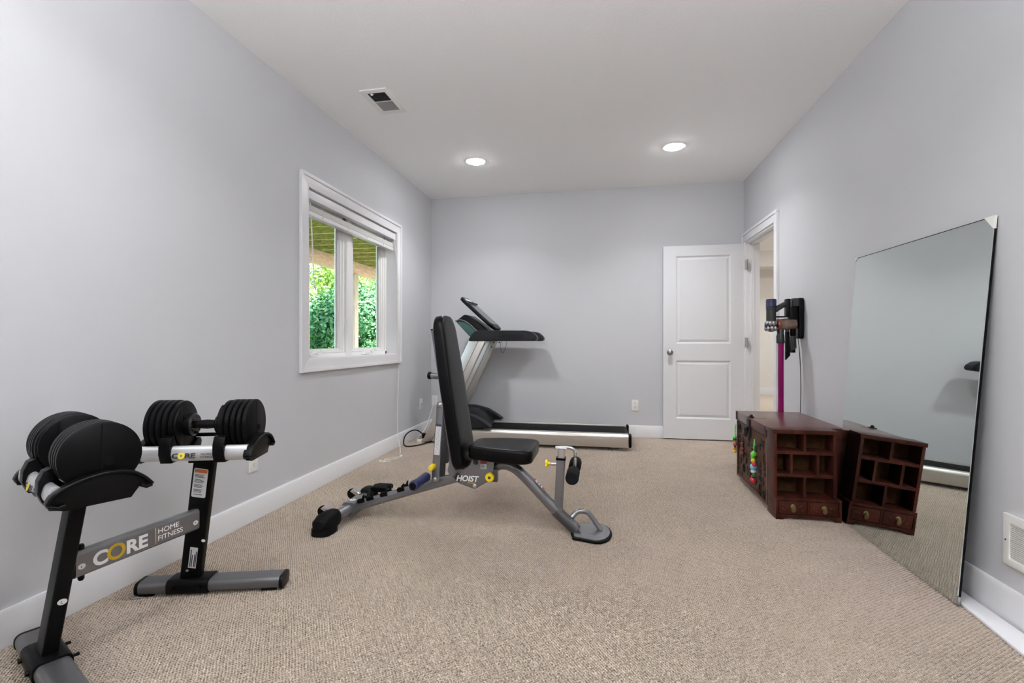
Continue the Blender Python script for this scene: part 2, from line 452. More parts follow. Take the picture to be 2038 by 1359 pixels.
# ---- hallway seen through the doorway
HX0, HX1, HY0, HY1 = XR+.125, 5.2, 2.6, 10.2
bm = B(); box(bm, HX0-.0, HX1+.2, HY0-.2, HY1+.2, -.12, -.001); obj('floor_hallway', bm, 'hallcarpet', kind='structure')
bm = B(); box(bm, HX0, HX1+.2, HY0-.2, HY1+.2, ZC, ZC+.12); obj('ceiling_hallway', bm, 'ceil', kind='structure')
bm = B(); box(bm, HX0, HX1+.1, HY1, HY1+.12, 0, ZC); obj('wall_hallway_back', bm, 'hallwall', kind='structure')
bm = B(); box(bm, HX1, HX1+.12, HY0, HY1, 0, ZC); obj('wall_hallway_right', bm, 'hallwall', kind='structure')
bm = B(); box(bm, HX0, HX1+.1, HY0-.12, HY0, 0, ZC); obj('wall_hallway_front', bm, 'hallwall', kind='structure')
bm = B(); box(bm, HX0-.125, HX0, YB+.121, HY1+.1, 0, ZC); obj('wall_hallway_left', bm, 'hallwall', kind='structure')
bm = B(); box(bm, HX0, HX1, HY1-.5, HY1, 2.43, ZC); obj('trim_3', bm, 'hallwall', kind='structure')
baseboard('baseboard_hallway', (HX0, HY1, 0), (HX1, HY1, 0), (0, -1, 0), .135)

# ---- recessed lamps
def can(x, y, label, z=ZC, r=.076, group='recessed ceiling lights', lens='lens', watts=9.6, tint=(.985, .99, 1)):
    t = thing('recessed_light', label, 'light', (x, y, z), group)
    bm = B(); lathe(bm, [(r, -.0005), (r+.006, -.006), (r+.018, -.006), (r+.023, 0), (r, 0)], (x, y, z), (0, 0, 1), 40)
    n = len(bm.faces)
    bm.faces.ensure_lookup_table()
    bmesh.ops.delete(bm, geom=[f for f in bm.faces if len(f.verts) > 4], context='FACES_ONLY')
    obj('trim_ring', bm, 'lensring', t)
    bm = B(); lathe(bm, [(r, -.001), (r*.97, -.008), (r*.85, -.013), (r*.5, -.017), (.001, -.018)], (x, y, z), (0, 0, 1), 40)
    obj('lens', bm, lens, t)
    l = bpy.data.lights.new('led', 'AREA'); l.shape = 'DISK'; l.size = 2*r*.9; l.energy = watts; l.color = tint; l.spread = math.radians(125)
    o = bpy.data.objects.new('led', l); C.objects.link(o); o.parent = t; o.location = (0, 0, -.0185)
    return t
can(-1.18, 4.372, 'lit round recessed ceiling light on the window side of the room, towards the back wall')
can(.59, 4.362, 'lit round recessed ceiling light on the doorway side of the room, towards the back wall')
can(-1.18, 1.25, 'lit round recessed ceiling light above the dumbbell stand, on the left at the front', lens='lensdim', watts=7)
can(.59, 1.25, 'lit round recessed ceiling light on the right at the front, mirror side', lens='lensdim', watts=7)
can(3.28, 8.75, 'lit round recessed light in the hallway ceiling beyond the doorway', group='hallway ceiling lights', watts=18, tint=(.93, .97, 1))
can(3.0, 5.2, 'lit round recessed light in the hallway ceiling just outside the doorway', group='hallway ceiling lights', watts=18, tint=(.93, .97, 1))

# ---- added fill lamps, unseen behind the camera, that throw light up on the ceiling
def fill_lamp(x, y, label, watts):
    t = thing('added_fill_lamp', label, 'lamp', (x, y, 0), 'added fill lamps')
    bm = B(); lathe(bm, [(.13, 0), (.13, .015), (.03, .03), (.012, .04)], (x, y, 0), (0, 0, 1), 32); obj('base', bm, 'blackpow', t)
    bm = B(); lathe(bm, [(.011, .03), (.011, 1.70)], (x, y, 0), (0, 0, 1), 16); obj('pole', bm, 'blackpow', t)
    bm = B(); lathe(bm, [(.02, 1.69), (.08, 1.71), (.15, 1.78), (.17, 1.83)], (x, y, 0), (0, 0, 1), 40)
    bmesh.ops.delete(bm, geom=[f for f in bm.faces if len(f.verts) > 4 and f.calc_center_median().z > 1.8], context='FACES_ONLY')
    obj('lamp_shade', bm, 'plasticw', t)
    l = bpy.data.lights.new('fill_bulb', 'AREA'); l.shape = 'DISK'; l.size = .26; l.energy = watts; l.color = (.975, .99, 1)
    o = bpy.data.objects.new('fill_bulb', l); C.objects.link(o); o.parent = t
    o.location = (0, 0, 1.815); o.rotation_euler = (PI, 0, 0)
TW = 58
fill_lamp(-.75, -.36, 'added black fill lamp, unseen behind the camera, window side', TW)
fill_lamp(.32, -.36, 'added black fill lamp, unseen behind the camera, mirror side', TW)

# ---- ceiling register
t = thing('ceiling_vent', 'white rectangular ceiling air register with two grille banks above the window', 'vent', (-1.51, 3.16, ZC))
vx0, vx1, vy0, vy1 = -1.612, -1.420, 2.990, 3.330
bm = B()
frame4(bm, 'z', vx0, vx1, vy0, vy1, (.036, .030, .042, .046), ZC-.008, ZC)
box(bm, vx0+.036, vx1-.03, 3.148, 3.156, ZC-.007, ZC)
obj('frame', bm, 'plasticw', t, bevel=.002)
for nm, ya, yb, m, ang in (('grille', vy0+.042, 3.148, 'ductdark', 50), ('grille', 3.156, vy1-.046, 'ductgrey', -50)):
    bm = B(); k = 11
    for i in range(k):
        y = ya + (i+.5)*(yb-ya)/k
        M = Matrix.Translation((0, y, ZC-.004)) @ Matrix.Rotation(math.radians(ang), 4, 'X')
        box(bm, vx0+.036, vx1-.03, -.004, .004, -.0006, .0006, M)
    box(bm, vx0+.036, vx1-.03, ya, yb, ZC-.0012, ZC-.0004)
    obj(nm, bm, m, t, smooth=False, label='dark grille bank' if ang > 0 else 'light grey grille bank')
bm = B(); ball(bm, (-1.545, 3.04, ZC-.011), .008); box(bm, -1.56, -1.53, 3.037, 3.043, ZC-.011, ZC-.009); obj('lever', bm, 'plasticw', t)

# ---- return air grille on the right wall
t = thing('return_air_grille', 'white louvred return air grille low on the right wall, cut by the frame edge', 'vent', (XR, 1.88, .21))
gy0, gy1, gz0, gz1 = 1.70, 2.130, .212, .402
bm = B(); X = XR
frame4(bm, 'x', gy0, gy1, gz0, gz1, (.030, .030, .028, .034), X-.012, X)
skew(bm); obj('frame', bm, 'plasticw', t, bevel=.004)
bm = B(); box(bm, X-.0015, X-.0005, gy0+.03, gy1-.03, gz0+.028, gz1-.034); skew(bm); obj('duct_opening', bm, 'ductdeep', t)
bm = B(); k = 18
for i in range(k):
    z = gz0+.028 + (i+.5)*(gz1-gz0-.062)/k
    M = Matrix.Translation((X-.0065, 0, z)) @ Matrix.Rotation(math.radians(-12), 4, 'Y')
    box(bm, -.003, .003, gy0+.03, gy1-.03, -.0014, .0014, M)
skew(bm); obj('louvre', bm, 'plasticw', t, smooth=False)
bm = B(); lathe(bm, [(.003, 0), (.003, -.0015)], (X-.012, gy1-.014, .304), (1, 0, 0), 10); skew(bm); obj('screw', bm, 'slot', t)

# ---- wall outlets
def outlet(pos, n, label, sockets=2, switch=False, grp='wall outlets'):
    n = V(n); z = V((0, 0, 1)); s = z.cross(n)
    t = thing('wall_switch' if switch else 'wall_outlet', label, 'light switch' if switch else 'outlet', pos, None if switch else grp)
    M = frame(pos, s, z, n)
    bm = B(); box(bm, -.036, .036, -.060, .060, 0, .006, M); obj('cover_plate', bm, 'plasticw', t, bevel=.003)
    if switch:
        bm = B(); box(bm, -.006, .006, -.013, .013, .006, .012, M); obj('toggle', bm, 'plasticw', t, bevel=.002)
        return t
    for dz in ((.021, -.021) if sockets == 2 else ()):
        bm = B(); prism(bm, [V((a, b+dz, .006)) for a, b in rrect(.034, .030, .012)], (0, 0, .0015), M)
        so = obj('socket', bm, 'plasticw', t)
        bm = B()
        for sx_ in (-.0065, .0065): box(bm, sx_-.0013, sx_+.0013, dz+.001, dz+.009, .0075, .008, M)
        lathe(bm, [(.0026, .0075), (.0026, .008)], (0, dz-.007, 0), (0, 0, 1), 10, M)
        obj('slot', bm, 'slot', so)
    if sockets == 0:
        bm = B(); lathe(bm, [(.006, .006), (.006, .010), (.003, .010)], (0, 0, 0), (0, 0, 1), 12, M); obj('jack', bm, 'slot', t)
    return t
outlet((XL, 2.487, .343), (1, 0, 0), 'white wall outlet on the left wall beside the dumbbell stand')
outlet((XL, 5.113, .342), (1, 0, 0), 'white cable jack plate on the left wall near the back corner', sockets=0)
outlet((-1.967, YB, .345), (0, -1, 0), 'white outlet on the back wall in the corner behind the bench strut')
outlet((.328, YB, .345), (0, -1, 0), 'white outlet on the back wall between the treadmill and the door')
outlet((3.16, HY1, .345), (0, -1, 0), 'white outlet low on the hallway wall seen through the doorway')
outlet((3.17, HY1, 1.17), (0, -1, 0), 'white light switch on the hallway wall seen through the doorway', switch=True)

# ================================================================== WINDOW
w = thing('window_1', None, None, (XL, 3.735, WZ0), kind='structure')
def mitred(bm, y0, y1, z0, z1, wd, x0, x1):
    # picture-frame casing of width wd around the rectangle (y0..y1, z0..z1), thickness x0..x1, stepped profile
    for (a0, a1, h) in ((0, wd*.74, .62), (wd*.74, wd, 1.0)):
        xa = x0 + (x1-x0)*h
        i = [(y0-a0, z0-a0), (y1+a0, z0-a0), (y1+a0, z1+a0), (y0-a0, z1+a0)]
        o = [(y0-a1, z0-a1), (y1+a1, z0-a1), (y1+a1, z1+a1), (y0-a1, z1+a1)]
        for k in range(4):
            j = (k+1) % 4
            prism(bm, [V((x0, *i[k])), V((x0, *i[j])), V((x0, *o[j])), V((x0, *o[k]))], (xa-x0, 0, 0))
bm = B(); mitred(bm, WY0+.006, WY1-.006, WZ0+.006, WZ1-.006, .092, XL, XL+.024)
obj('window_casing', bm, 'trim', w, bevel=.003)
FX = XL-.10      # room face of the window unit
bm = B()
box(bm, FX-.02, XL+.001, WY0-.001, WY0+.006, WZ0, WZ1); box(bm, FX-.02, XL+.001, WY1-.006, WY1+.001, WZ0, WZ1)
box(bm, FX-.02, XL+.001, WY0, WY1, WZ0-.001, WZ0+.006); box(bm, FX-.02, XL+.001, WY0, WY1, WZ1-.006, WZ1+.001)
obj('window_jamb', bm, 'trim', w)
bm = B(); fw = .034
box(bm, FX-.05, FX, WY0+.006, WY0+.006+fw, WZ0+.006, WZ1-.006); box(bm, FX-.05, FX, WY1-.006-fw, WY1-.006, WZ0+.006, WZ1-.006)
box(bm, FX-.05, FX, WY0+.006, WY1-.006, WZ0+.006, WZ0+.036); box(bm, FX-.05, FX, WY0+.006, WY1-.006, WZ1-.036, WZ1-.006)
box(bm, FX-.05, FX+.012, 3.692, 3.772, WZ0+.006, WZ1-.006)
obj('window_frame', bm, 'vinylw', w, bevel=.004)
for y0, y1 in ((WY0+.006+fw+.004, 3.688), (3.776, WY1-.006-fw-.004)):
    z0, z1 = WZ0+.038, WZ1-.038; sw = .078
    bm = B()
    ga, gb, gc, gd = (y0+sw, y1-sw, z0+.03, z1-sw)
    for (a0, a1, xo) in ((0, sw*.45, 0), (sw*.45, sw*.78, -.008), (sw*.78, sw, -.020)):
        box(bm, FX-.055, FX-.006+xo, y0+a0, y0+a1, z0+min(a0, .02), z1-a0); box(bm, FX-.055, FX-.006+xo, y1-a1, y1-a0, z0+min(a0, .02), z1-a0)
        box(bm, FX-.055, FX-.006+xo, y0+a0, y1-a0, z1-a1, z1-a0)
    box(bm, FX-.055, FX-.008, y0, y1, z0, z0+.018); box(bm, FX-.055, FX-.022, y0, y1, z0+.018, z0+.032)
    sa = obj('sash', bm, 'vinylw', w, bevel=.002)
    bm = B(); box(bm, FX-.045, FX-.041, ga-.004, gb+.004, gc-.004, gd+.004); obj('glass', bm, 'glass', sa)
    cy = (y0 + .10) if y0 < 3.4 else (y0+.22)
    bm = B()
    prism(bm, rounded_poly([V((FX, cy-.055, WZ0+.010)), V((FX, cy+.055, WZ0+.010)), V((FX, cy+.04, WZ0+.032)), V((FX, cy-.04, WZ0+.032))], .01), (.022, 0, 0))
    tube(bm, smooth([(FX+.03, cy, WZ0+.024), (FX+.035, cy+.05, WZ0+.044), (FX+.033, cy+.10, WZ0+.030), (FX+.035, cy+.135, WZ0+.050)], 6), .007, 10)
    ball(bm, (FX+.035, cy+.137, WZ0+.054), .010)
    obj('crank_handle', bm, 'vinylw', w)
bm = B()
for z in (1.18,):
    prism(bm, rounded_poly([V((FX+.012, 3.676, z-.05)), V((FX+.012, 3.69, z-.06)), V((FX+.012, 3.712, z+.05)), V((FX+.012, 3.70, z+.055))], .004), (.012, 0, 0))
obj('sash_lock', bm, 'vinylw', w, bevel=.002)

# blind pulled up
bl = thing('window_blind', 'white slatted blind pulled up under the window head', 'blind', (-2.045, 3.735, 2.03))
bm = B(); box(bm, -2.032, -2.014, WY0+.008, WY1-.008, 2.035, 2.096); obj('valance', bm, 'trim', bl, bevel=.003)
bm = B(); box(bm, -2.082, -2.036, WY0+.015, WY1-.015, 2.045, 2.094); obj('headrail', bm, 'trim', bl)
for i in range(12):
    z = 2.000 - i*.0034
    bm = B(); box(bm, -2.084, -2.036, WY0+.02, WY1-.02, z-.0012, z+.0010); obj('slat', bm, 'plasticw', bl)
bm = B(); box(bm, -2.086, -2.034, WY0+.018, WY1-.018, 1.930, 1.958); obj('bottom_rail', bm, 'trim', bl, bevel=.003)
bm = B()
for y in (3.24, 3.60, 3.92, 4.23):
    bm = B()
    box(bm, -2.0335, -2.0325, y-.002, y+.002, 1.945, 2.045); ball(bm, (-2.033, y, 1.948), .006)
    obj('ladder_cord', bm, 'cordw', bl)
bm = B(); tube(bm, [(-2.045, 3.10, 2.03), (-2.040, 3.115, 1.75), (-2.036, 3.135, 1.42)], .0045, 8); obj('tilt_wand', bm, 'plasticw', bl)
bm = B()
for dy in (0, .014):
    tube(bm, smooth([(-2.02, 4.43+dy, 2.04), (-1.982, 4.43+dy, 1.7), (-1.980, 4.43+dy, 1.2), (-1.978, 4.44+dy, .75), (-1.972, 4.40+dy, .40), (-1.955, 4.37+dy*.5, .16), (-1.90, 4.30+dy, .03), (-1.855, 4.20, .004)], 8), .0016, 6)
pts = [(-1.855, 4.20, .004), (-1.80, 4.10, .0035), (-1.865, 4.05, .004), (-1.90, 3.97, .0035), (-1.83, 3.99, .004), (-1.80, 4.05, .0035), (-1.87, 3.93, .004), (-1.91, 3.90, .0035), (-1.86, 3.88, .004), (-1.82, 3.93, .0035)]
tube(bm, smooth(pts, 6), .0022, 6)
obj('lift_cord', bm, 'cordw', bl)
for p in ((-1.905, 3.90, .008), (-1.855, 3.875, .008), (-1.80, 4.10, .008)):
    bm = B(); lathe(bm, [(.003, -.012), (.007, -.008), (.008, .008), (.003, .012)], p, (.6, .7, .1), 10)
    obj('cord_tassel', bm, 'plasticw', bl)

# ================================================================== OUTSIDE
bm = B(); box(bm, -40, -2.3, -6, 40, -.35, -.12); obj('ground', bm, 'grass', kind='structure')
bm = B(); box(bm, -5.6, -2.17, -2, 30, -.13, -.10); obj('ground_bounce_slab', bm, 'bounceslab', kind='structure')  # unseen pale slab, added to bounce daylight up at the deck underside
dk = thing('deck', 'wooden deck overhead outside the window with joists, beam and posts', 'deck', (-4, 8, -.12))
for i in range(24):
    y = 1.9 + i*.406
    bm = B(); box(bm, -5.55, -2.25, y-.019, y+.019, 2.70, 2.935); obj('joist', bm, 'deckwood', dk)
for i in range(25):
    x = -5.62 + i*.143
    if x > -2.3: break
    bm = B(); box(bm, x, x+.136, 1.6, 11.6, 2.937, 2.962); obj('deck_board', bm, 'deckwood', dk)
bm = B(); box(bm, -5.19, -5.10, 2.2, 10.30, 2.445, 2.698); obj('beam', bm, 'beamwood', dk, bevel=.004)
for y in (2.6, 5.1, 7.60, 9.32):
    bm = B(); box(bm, -5.215, -5.075, y-.07, y+.07, -.13, 2.445); obj('post', bm, 'postwood', dk, bevel=.004)

def shrub(name, label, c, r, n, leaf, m, seed, cat):
    rnd = random.Random(seed)
    t = thing(name, label, cat, (c[0], c[1], -.12))
    bm = B()
    blobs = [(V((c[0]+rnd.uniform(-.6, .6)*r[0], c[1]+rnd.uniform(-.6, .6)*r[1], c[2]+rnd.uniform(-.7, .7)*r[2])), rnd.uniform(.28, .5)) for _ in range(26)]
    for i in range(n):
        b, k = rnd.choice(blobs)
        d = V((rnd.gauss(0, 1), rnd.gauss(0, 1), rnd.gauss(0, 1))).normalized()
        q = b + V((d.x*r[0]*k, d.y*r[1]*k, d.z*r[2]*k))*rnd.uniform(.8, 1.05)
        if q.z < -.1: continue
        nrm = (d + V((rnd.uniform(-.7, .7), rnd.uniform(-.7, .7), rnd.uniform(-.2, .9)))).normalized()
        s = nrm.cross(V((rnd.uniform(-1, 1), rnd.uniform(-1, 1), rnd.uniform(-1, 1)))).normalized(); u = nrm.cross(s)
        l = leaf*rnd.uniform(.7, 1.3)
        vs = [bm.verts.new(q + s*a*l + u*b2*l + nrm*h*l) for a, b2, h in ((0, -.6, 0), (.34, -.1, .12), (0, .7, 0), (-.34, -.1, .12))]
        bm.faces.new((vs[0], vs[1], vs[2])); bm.faces.new((vs[0], vs[2], vs[3]))
    me_o = obj('foliage', bm, m, t, smooth=False)
    bm = B()
    for _ in range(4):
        b, k = rnd.choice(blobs)
        tube(bm, smooth([(c[0]+rnd.uniform(-.1, .1), c[1]+rnd.uniform(-.1, .1), -.14), (c[0]+(b.x-c[0])*.4, c[1]+(b.y-c[1])*.4, b.z*.5), b], 4), .03, 6)
    obj('stem', bm, 'bark', t)
MT['leafA'] = leaf_mat('leaves_deep_green', (58, 122, 82), (132, 188, 126))
MT['leafB'] = leaf_mat('leaves_bright_green', (120, 168, 70), (214, 222, 140))
MT['leafC'] = leaf_mat('leaves_mid_green', (70, 136, 86), (168, 206, 140))
shrub('shrub', 'leafy deep green shrub outside behind the left deck post', (-6.9, 8.3, 1.0), (.9, .95, 1.3), 9000, .085, 'leafC', 1, 'shrub')
shrub('shrub', 'dense dark green shrub outside in the left window pane', (-6.7, 10.6, 1.0), (.9, .95, 1.25), 9000, .085, 'leafA', 2, 'shrub')
shrub('shrub', 'dense green shrub outside in the right window pane', (-6.8, 12.9, 1.3), (.95, 1.0, 1.65), 10000, .09, 'leafA', 3, 'shrub')
shrub('shrub', 'tall green shrub outside at the right edge of the right window pane', (-6.9, 15.4, 1.4), (1.0, 1.1, 1.7), 9000, .09, 'leafC', 4, 'shrub')
shrub('tree', 'bright yellow green tree crown beyond the shrubs in the left pane', (-10.4, 12.6, 2.6), (1.6, 2.5, 2.9), 14000, .13, 'leafB', 5, 'tree')
shrub('tree', 'bright green tree crown beyond the shrubs in the right pane', (-10.6, 19.0, 2.8), (1.7, 2.6, 3.2), 14000, .13, 'leafB', 6, 'tree')

# ================================================================== DUMBBELL STAND
nA = math.radians(-5.5)
SO = V((-1.718, 1.485, 0))
nx = V((math.cos(nA), math.sin(nA), 0)); ny = V((-math.sin(nA), math.cos(nA), 0)); nz = V((0, 0, 1))
st = thing('dumbbell_stand', 'black and silver dumbbell stand with two cradles by the left wall', 'dumbbell stand', SO)
SEP, SPLAY, LEAN = .2515, math.radians(22.5), .105
mods = []
INW = .023
for sgn in (-1, 1):       # -1: module nearer the camera, +1: module nearer the bench
    base = SO + ny*SEP*sgn
    a = nA + (SPLAY if sgn > 0 else -math.radians(19.5))
    f = V((math.cos(a), math.sin(a), 0)); p = V((-math.sin(a), math.cos(a), 0))
    top = base + nx*LEAN - ny*INW*sgn
    mods.append((sgn, base, top, f, p))
    Mf = frame(base, f, p, nz)
    # foot tube
    bm = B(); sweep(bm, [(-.185, 0, .033), (.365, 0, .033)], [(x, y) for x, y in rrect(.088, .05, .02)], M=Mf)
    ft = obj('foot', bm, 'footgrey', st)
    for e0, e1 in ((-.197, -.183), (.363, .378)):
        bm = B(); sweep(bm, [(e0, 0, .031), (e1, 0, .031)], rrect(.092, .056, .022), M=Mf); obj('end_cap', bm, 'blackplas', ft, bevel=.003)
    for x in (-.16, .32):
        bm = B(); box(bm, x-.03, x+.03, -.034, .034, .001, .009, Mf); obj('foot_pad', bm, 'blackrub', ft, bevel=.002)
    # bracket that clasps the foot
    bm = B(); sweep(bm, [(-.075, 0, .034), (.085, 0, .034)], rrect(.098, .06, .02), M=Mf); br = obj('bracket', bm, 'blackpow', st, bevel=.003)
    for x in (-.045, .055):
        bm = B(); tube(bm, [Mf @ V((x, -.047, .035)), Mf @ V((x, -.058, .035))], .008, 10); obj('bolt', bm, 'blackplas', br)
        bm = B(); tube(bm, [Mf @ V((x, .047, .035)), Mf @ V((x, .068, .035))], .005, 10); obj('bolt', bm, 'blackplas', br)
    # upright: wide along the foot, leaning into the room
    upv = (V((top.x, top.y, .572)) - V((base.x, base.y, .045)))
    bm = B(); sweep(bm, [V((base.x, base.y, .045)), V((top.x, top.y, .572))], [(x, y) for x, y in rrect(.042, .078, .008)], up=f)
    obj('upright', bm, 'blackpow', st)
# beam
def upr(k, z):
    s_, b_, t_, f_, p_ = mods[k]
    return b_ + (t_-b_)*(z-.045)/.527 + nz*z
b0 = upr(0, .322) + mods[0][4]*.022; b1 = upr(1, .318) - mods[1][4]*.022
bm = B(); sweep(bm, [b0, b1], rrect(.036, .086, .014))
beam = obj('crossbeam', bm, 'silver', st)
bd = (b1-b0).normalized(); bn = bd.cross(nz).normalized()          # bn points into the room
MB = frame(b0 + bn*.0182, bd, nz, bn); MB = Matrix.Translation((0, 0, 0)) @ MB
BLn = (b1-b0).length
def onbeam(u, v, w=0): return MB @ V((u, v, w))
text('lettering', 'C', .062, MB @ Matrix.Translation((.048, -.024, 0)), 'white', beam, fat=.0022, sx=1.08)
bm = B(); lathe(bm, [(.019, 0), (.019, .0008), (.0295, .0008), (.0295, 0)], (0, 0, 0), (0, 0, 1), 32, MB @ Matrix.Translation((.121, -.001, 0)) @ Matrix.Diagonal((1.0, .92, 1, 1)))
bmesh.ops.delete(bm, geom=[f for f in bm.faces if len(f.verts) > 4], context='FACES_ONLY')
obj('gold_ring', bm, 'gold', beam, label='gold letter O')
text('lettering', 'RE', .062, MB @ Matrix.Translation((.152, -.024, 0)), 'white', beam, fat=.0022, sx=1.12)
bm = B(); box(bm, .255, .258, -.03, .03, 0, .0006, MB); obj('divider', bm, 'gold', beam)
text('lettering', 'HOME', .026, MB @ Matrix.Translation((.265, .004, 0)), 'white', beam, sx=1.16)
text('lettering', 'FITNESS', .026, MB @ Matrix.Translation((.265, -.022, 0)), 'white', beam, sx=1.1)
bm = B()
for u in (.016, BLn-.018): prism(bm, [V((a+u, b-.008, 0)) for a, b in circ(.011, 20, .009)], (0, 0, .0006), MB)
bd_ = obj('sticker', bm, 'white', beam)
text('lettering', 'L', .012, MB @ Matrix.Translation((.012, -.012, .0008)), 'ink', beam)
text('lettering', 'R', .012, MB @ Matrix.Translation((BLn-.022, -.012, .0008)), 'ink', beam)
for v in (.047, -.047):
    bm = B(); lathe(bm, [(.009, -.012), (.009, .006), (.006, .012)], onbeam(.025, v, -.018), (0, 0, 1 if v > 0 else -1), 12)
    obj('bolt', bm, 'blackplas', beam)
# stickers on the uprights
def on_upr(k, face, u, z, out):
    s_, b_, t_, f_, p_ = mods[k]
    d = V((t_.x-b_.x, t_.y-b_.y, .527)).normalized()
    c = upr(k, z)
    if face == 'p': side, nrm, half = f_, -p_, .0212
    else: side, nrm, half = p_, f_, .0392
    nrm = (nrm - d*nrm.dot(d)).normalized()
    side = d.cross(nrm).normalized()
    if side.dot(f_ if face == 'p' else p_) < 0: side = -side
    return frame(c + nrm*(half+out) + side*u, side, d, nrm)
M1 = on_upr(1, 'p', -.002, .47, .0004)
bm = B(); prism(bm, [V((a, b, 0)) for a, b in rrect(.054, .122, .006)], (0, 0, .0006), M1); sk = obj('warning_sticker', bm, 'stickw', st)
bm = B(); box(bm, -.024, .024, .043, .057, .0006, .001, M1); obj('sticker_header', bm, 'stickor', sk)
bm = B()
yy = .034
for i in range(17):
    if i % 4 != 3: box(bm, -.021, -.021 + .042*random.uniform(.7, 1), yy-.0011, yy+.0011, .0006, .0009, M1)
    yy -= .0052
obj('fine_print', bm, 'ink', sk)
M1 = on_upr(1, 'p', .006, .155, .0004)
bm = B(); box(bm, -.015, .015, -.045, .045, 0, .0006, M1); sk = obj('serial_sticker', bm, 'stickw', st)
bm = B()
for x in (-.009, -.003, .006, .011): box(bm, x-.0018, x+.0018, -.04, -.04+.08*random.uniform(.6, 1), .0006, .0009, M1)
obj('fine_print', bm, 'ink', sk)
M1 = on_upr(0, 'f', .004, .232, .0004)
bm = B(); prism(bm, [V((a, b, 0)) for a, b in circ(.012, 20, .010)], (0, 0, .0006), M1); sk = obj('sticker', bm, 'white', st)
text('lettering', 'L', .013, M1 @ Matrix.Translation((-.004, -.005, .0008)), 'ink', st)
M1 = on_upr(1, 'p', .038, .232, .0004)
bm = B(); prism(bm, [V((a, b, 0)) for a, b in circ(.008, 20, .006)], (0, 0, .0006), M1); obj('sticker', bm, 'white', st)
M1 = on_upr(1, 'p', -.01, .098, .0004)
bm = B(); prism(bm, [V((a, b, 0)) for a, b in circ(.006, 16, .005)], (0, 0, .002), M1); obj('bolt', bm, 'bolt', st)

# cradles. Local frame: X along the dumbbell, Y across (q), Z up, origin under the dumbbell centre
DC = .702          # dumbbell axis height
PR = .100          # plate radius
for (sgn, base, top, f, p) in mods:
    mir = 1
    Mt = frame((top.x + p.x*.012, top.y + p.y*.012, 0), f, p, nz)
    # silver tray bar: front lip that wraps under the plates
    bm = B()
    prof = rounded_poly([V((0, -.112, .630)), V((0, -.120, .600)), V((0, -.108, .576)), V((0, .068, .572)), V((0, .076, .590)), V((0, .03, .596)), V((0, -.075, .602)), V((0, -.095, .638))], .012)
    prism(bm, [V((-.198, q.y, q.z)) for q in prof], (.396, 0, 0), Mt)
    tr = obj('tray', bm, 'traysil', st)
    # CORE print on the lip
    ML = Mt @ frame((-.072, -.1215, .592), (1, 0, 0), (0, .26, .97), (0, -.97, .26))
    text('lettering', 'C', .026, ML @ Matrix.Translation((0, 0, .0006)), 'ink', tr, fat=.0008, sx=1.35)
    bm = B(); lathe(bm, [(.005, 0), (.005, .0012), (.0125, .0012), (.0125, 0)], (0, 0, 0), (0, 0, 1), 20, ML @ Matrix.Translation((.034, .009, 0)))
    bmesh.ops.delete(bm, geom=[q for q in bm.faces if len(q.verts) > 4], context='FACES_ONLY')
    obj('gold_ring', bm, 'goldlite', tr)
    text('lettering', 'RE', .026, ML @ Matrix.Translation((.046, 0, .0006)), 'ink', tr, fat=.0008, sx=1.35)
    text('lettering', 'HOME', .011, ML @ Matrix.Translation((.104, .010, .0006)), 'ink', tr, sx=1.25)
    text('lettering', 'FITNESS', .011, ML @ Matrix.Translation((.104, -.001, .0006)), 'ink', tr, sx=1.15)
    # inner ribs: cradle bands that wrap the lip and follow the plates
    def cradle_pts(x, top_off):
        pts = [V((x, -.126, .606)), V((x, -.112, .570)), V((x, .075, .566)), V((x, .104, .598)), V((x, .110, .616)), V((x, .100, .632))]
        for i in range(11):
            a = math.radians(-40 - i*10)        # arc under the plates
            pts.append(V((x, .1025*math.cos(a)*1.0, DC + .1025*math.sin(a))))
        pts += [V((x, -.094, .676)), V((x, -.112, .668)), V((x, -.124, .640))]
        return pts
    for x0, x1 in ((-.118, -.076), (.076, .118)):
        bm = B(); prism(bm, cradle_pts(x0, 0), (x1-x0, 0, 0), Mt); obj('cradle_rib', bm, 'blackplas', st, bevel=.003, bang=50)
    # end walls, arched, flared at both ends
    arch = [(-.118, .576), (-.123, .592), (-.112, .614), (-.085, .633), (-.045, .647), (0, .654), (.04, .652), (.075, .640), (.10, .620), (.118, .598), (.112, .587), (.090, .600), (.078, .584), (.066, .567), (-.088, .567), (-.102, .572)]
    for e in (-1, 1):
        bm = B(); prism(bm, [V((e*.198, a, b)) for a, b in arch], (e*.012, 0, 0), Mt)
        # outward flange along the top edge and the two horn-shaped ends
        fl_ = [V((e*.205, a, b)) for a, b in arch[1:10]]
        sweep(bm, smooth(fl_, 3), rrect(.034, .010, .004), up=(0, 0, 1), M=Mt)
        for ends in (((-.122, .590), (-.085, .584)), ((.117, .596), (.088, .600))):
            (a0, z0), (a1, z1) = ends
            sweep(bm, [V((e*.205, a0, z0)), V((e*.205, (a0+a1)/2, min(z0, z1)-.004)), V((e*.205, a1, z1))], rrect(.034, .010, .004), M=Mt)
        obj('cradle_end', bm, 'blackplas', st, bevel=.002, bang=60)
    # back bar and column head
    bm = B(); box(bm, -.05, .05, -.05, .05, .555, .575, Mt); obj('tray_mount', bm, 'blackpow', st, bevel=.004)

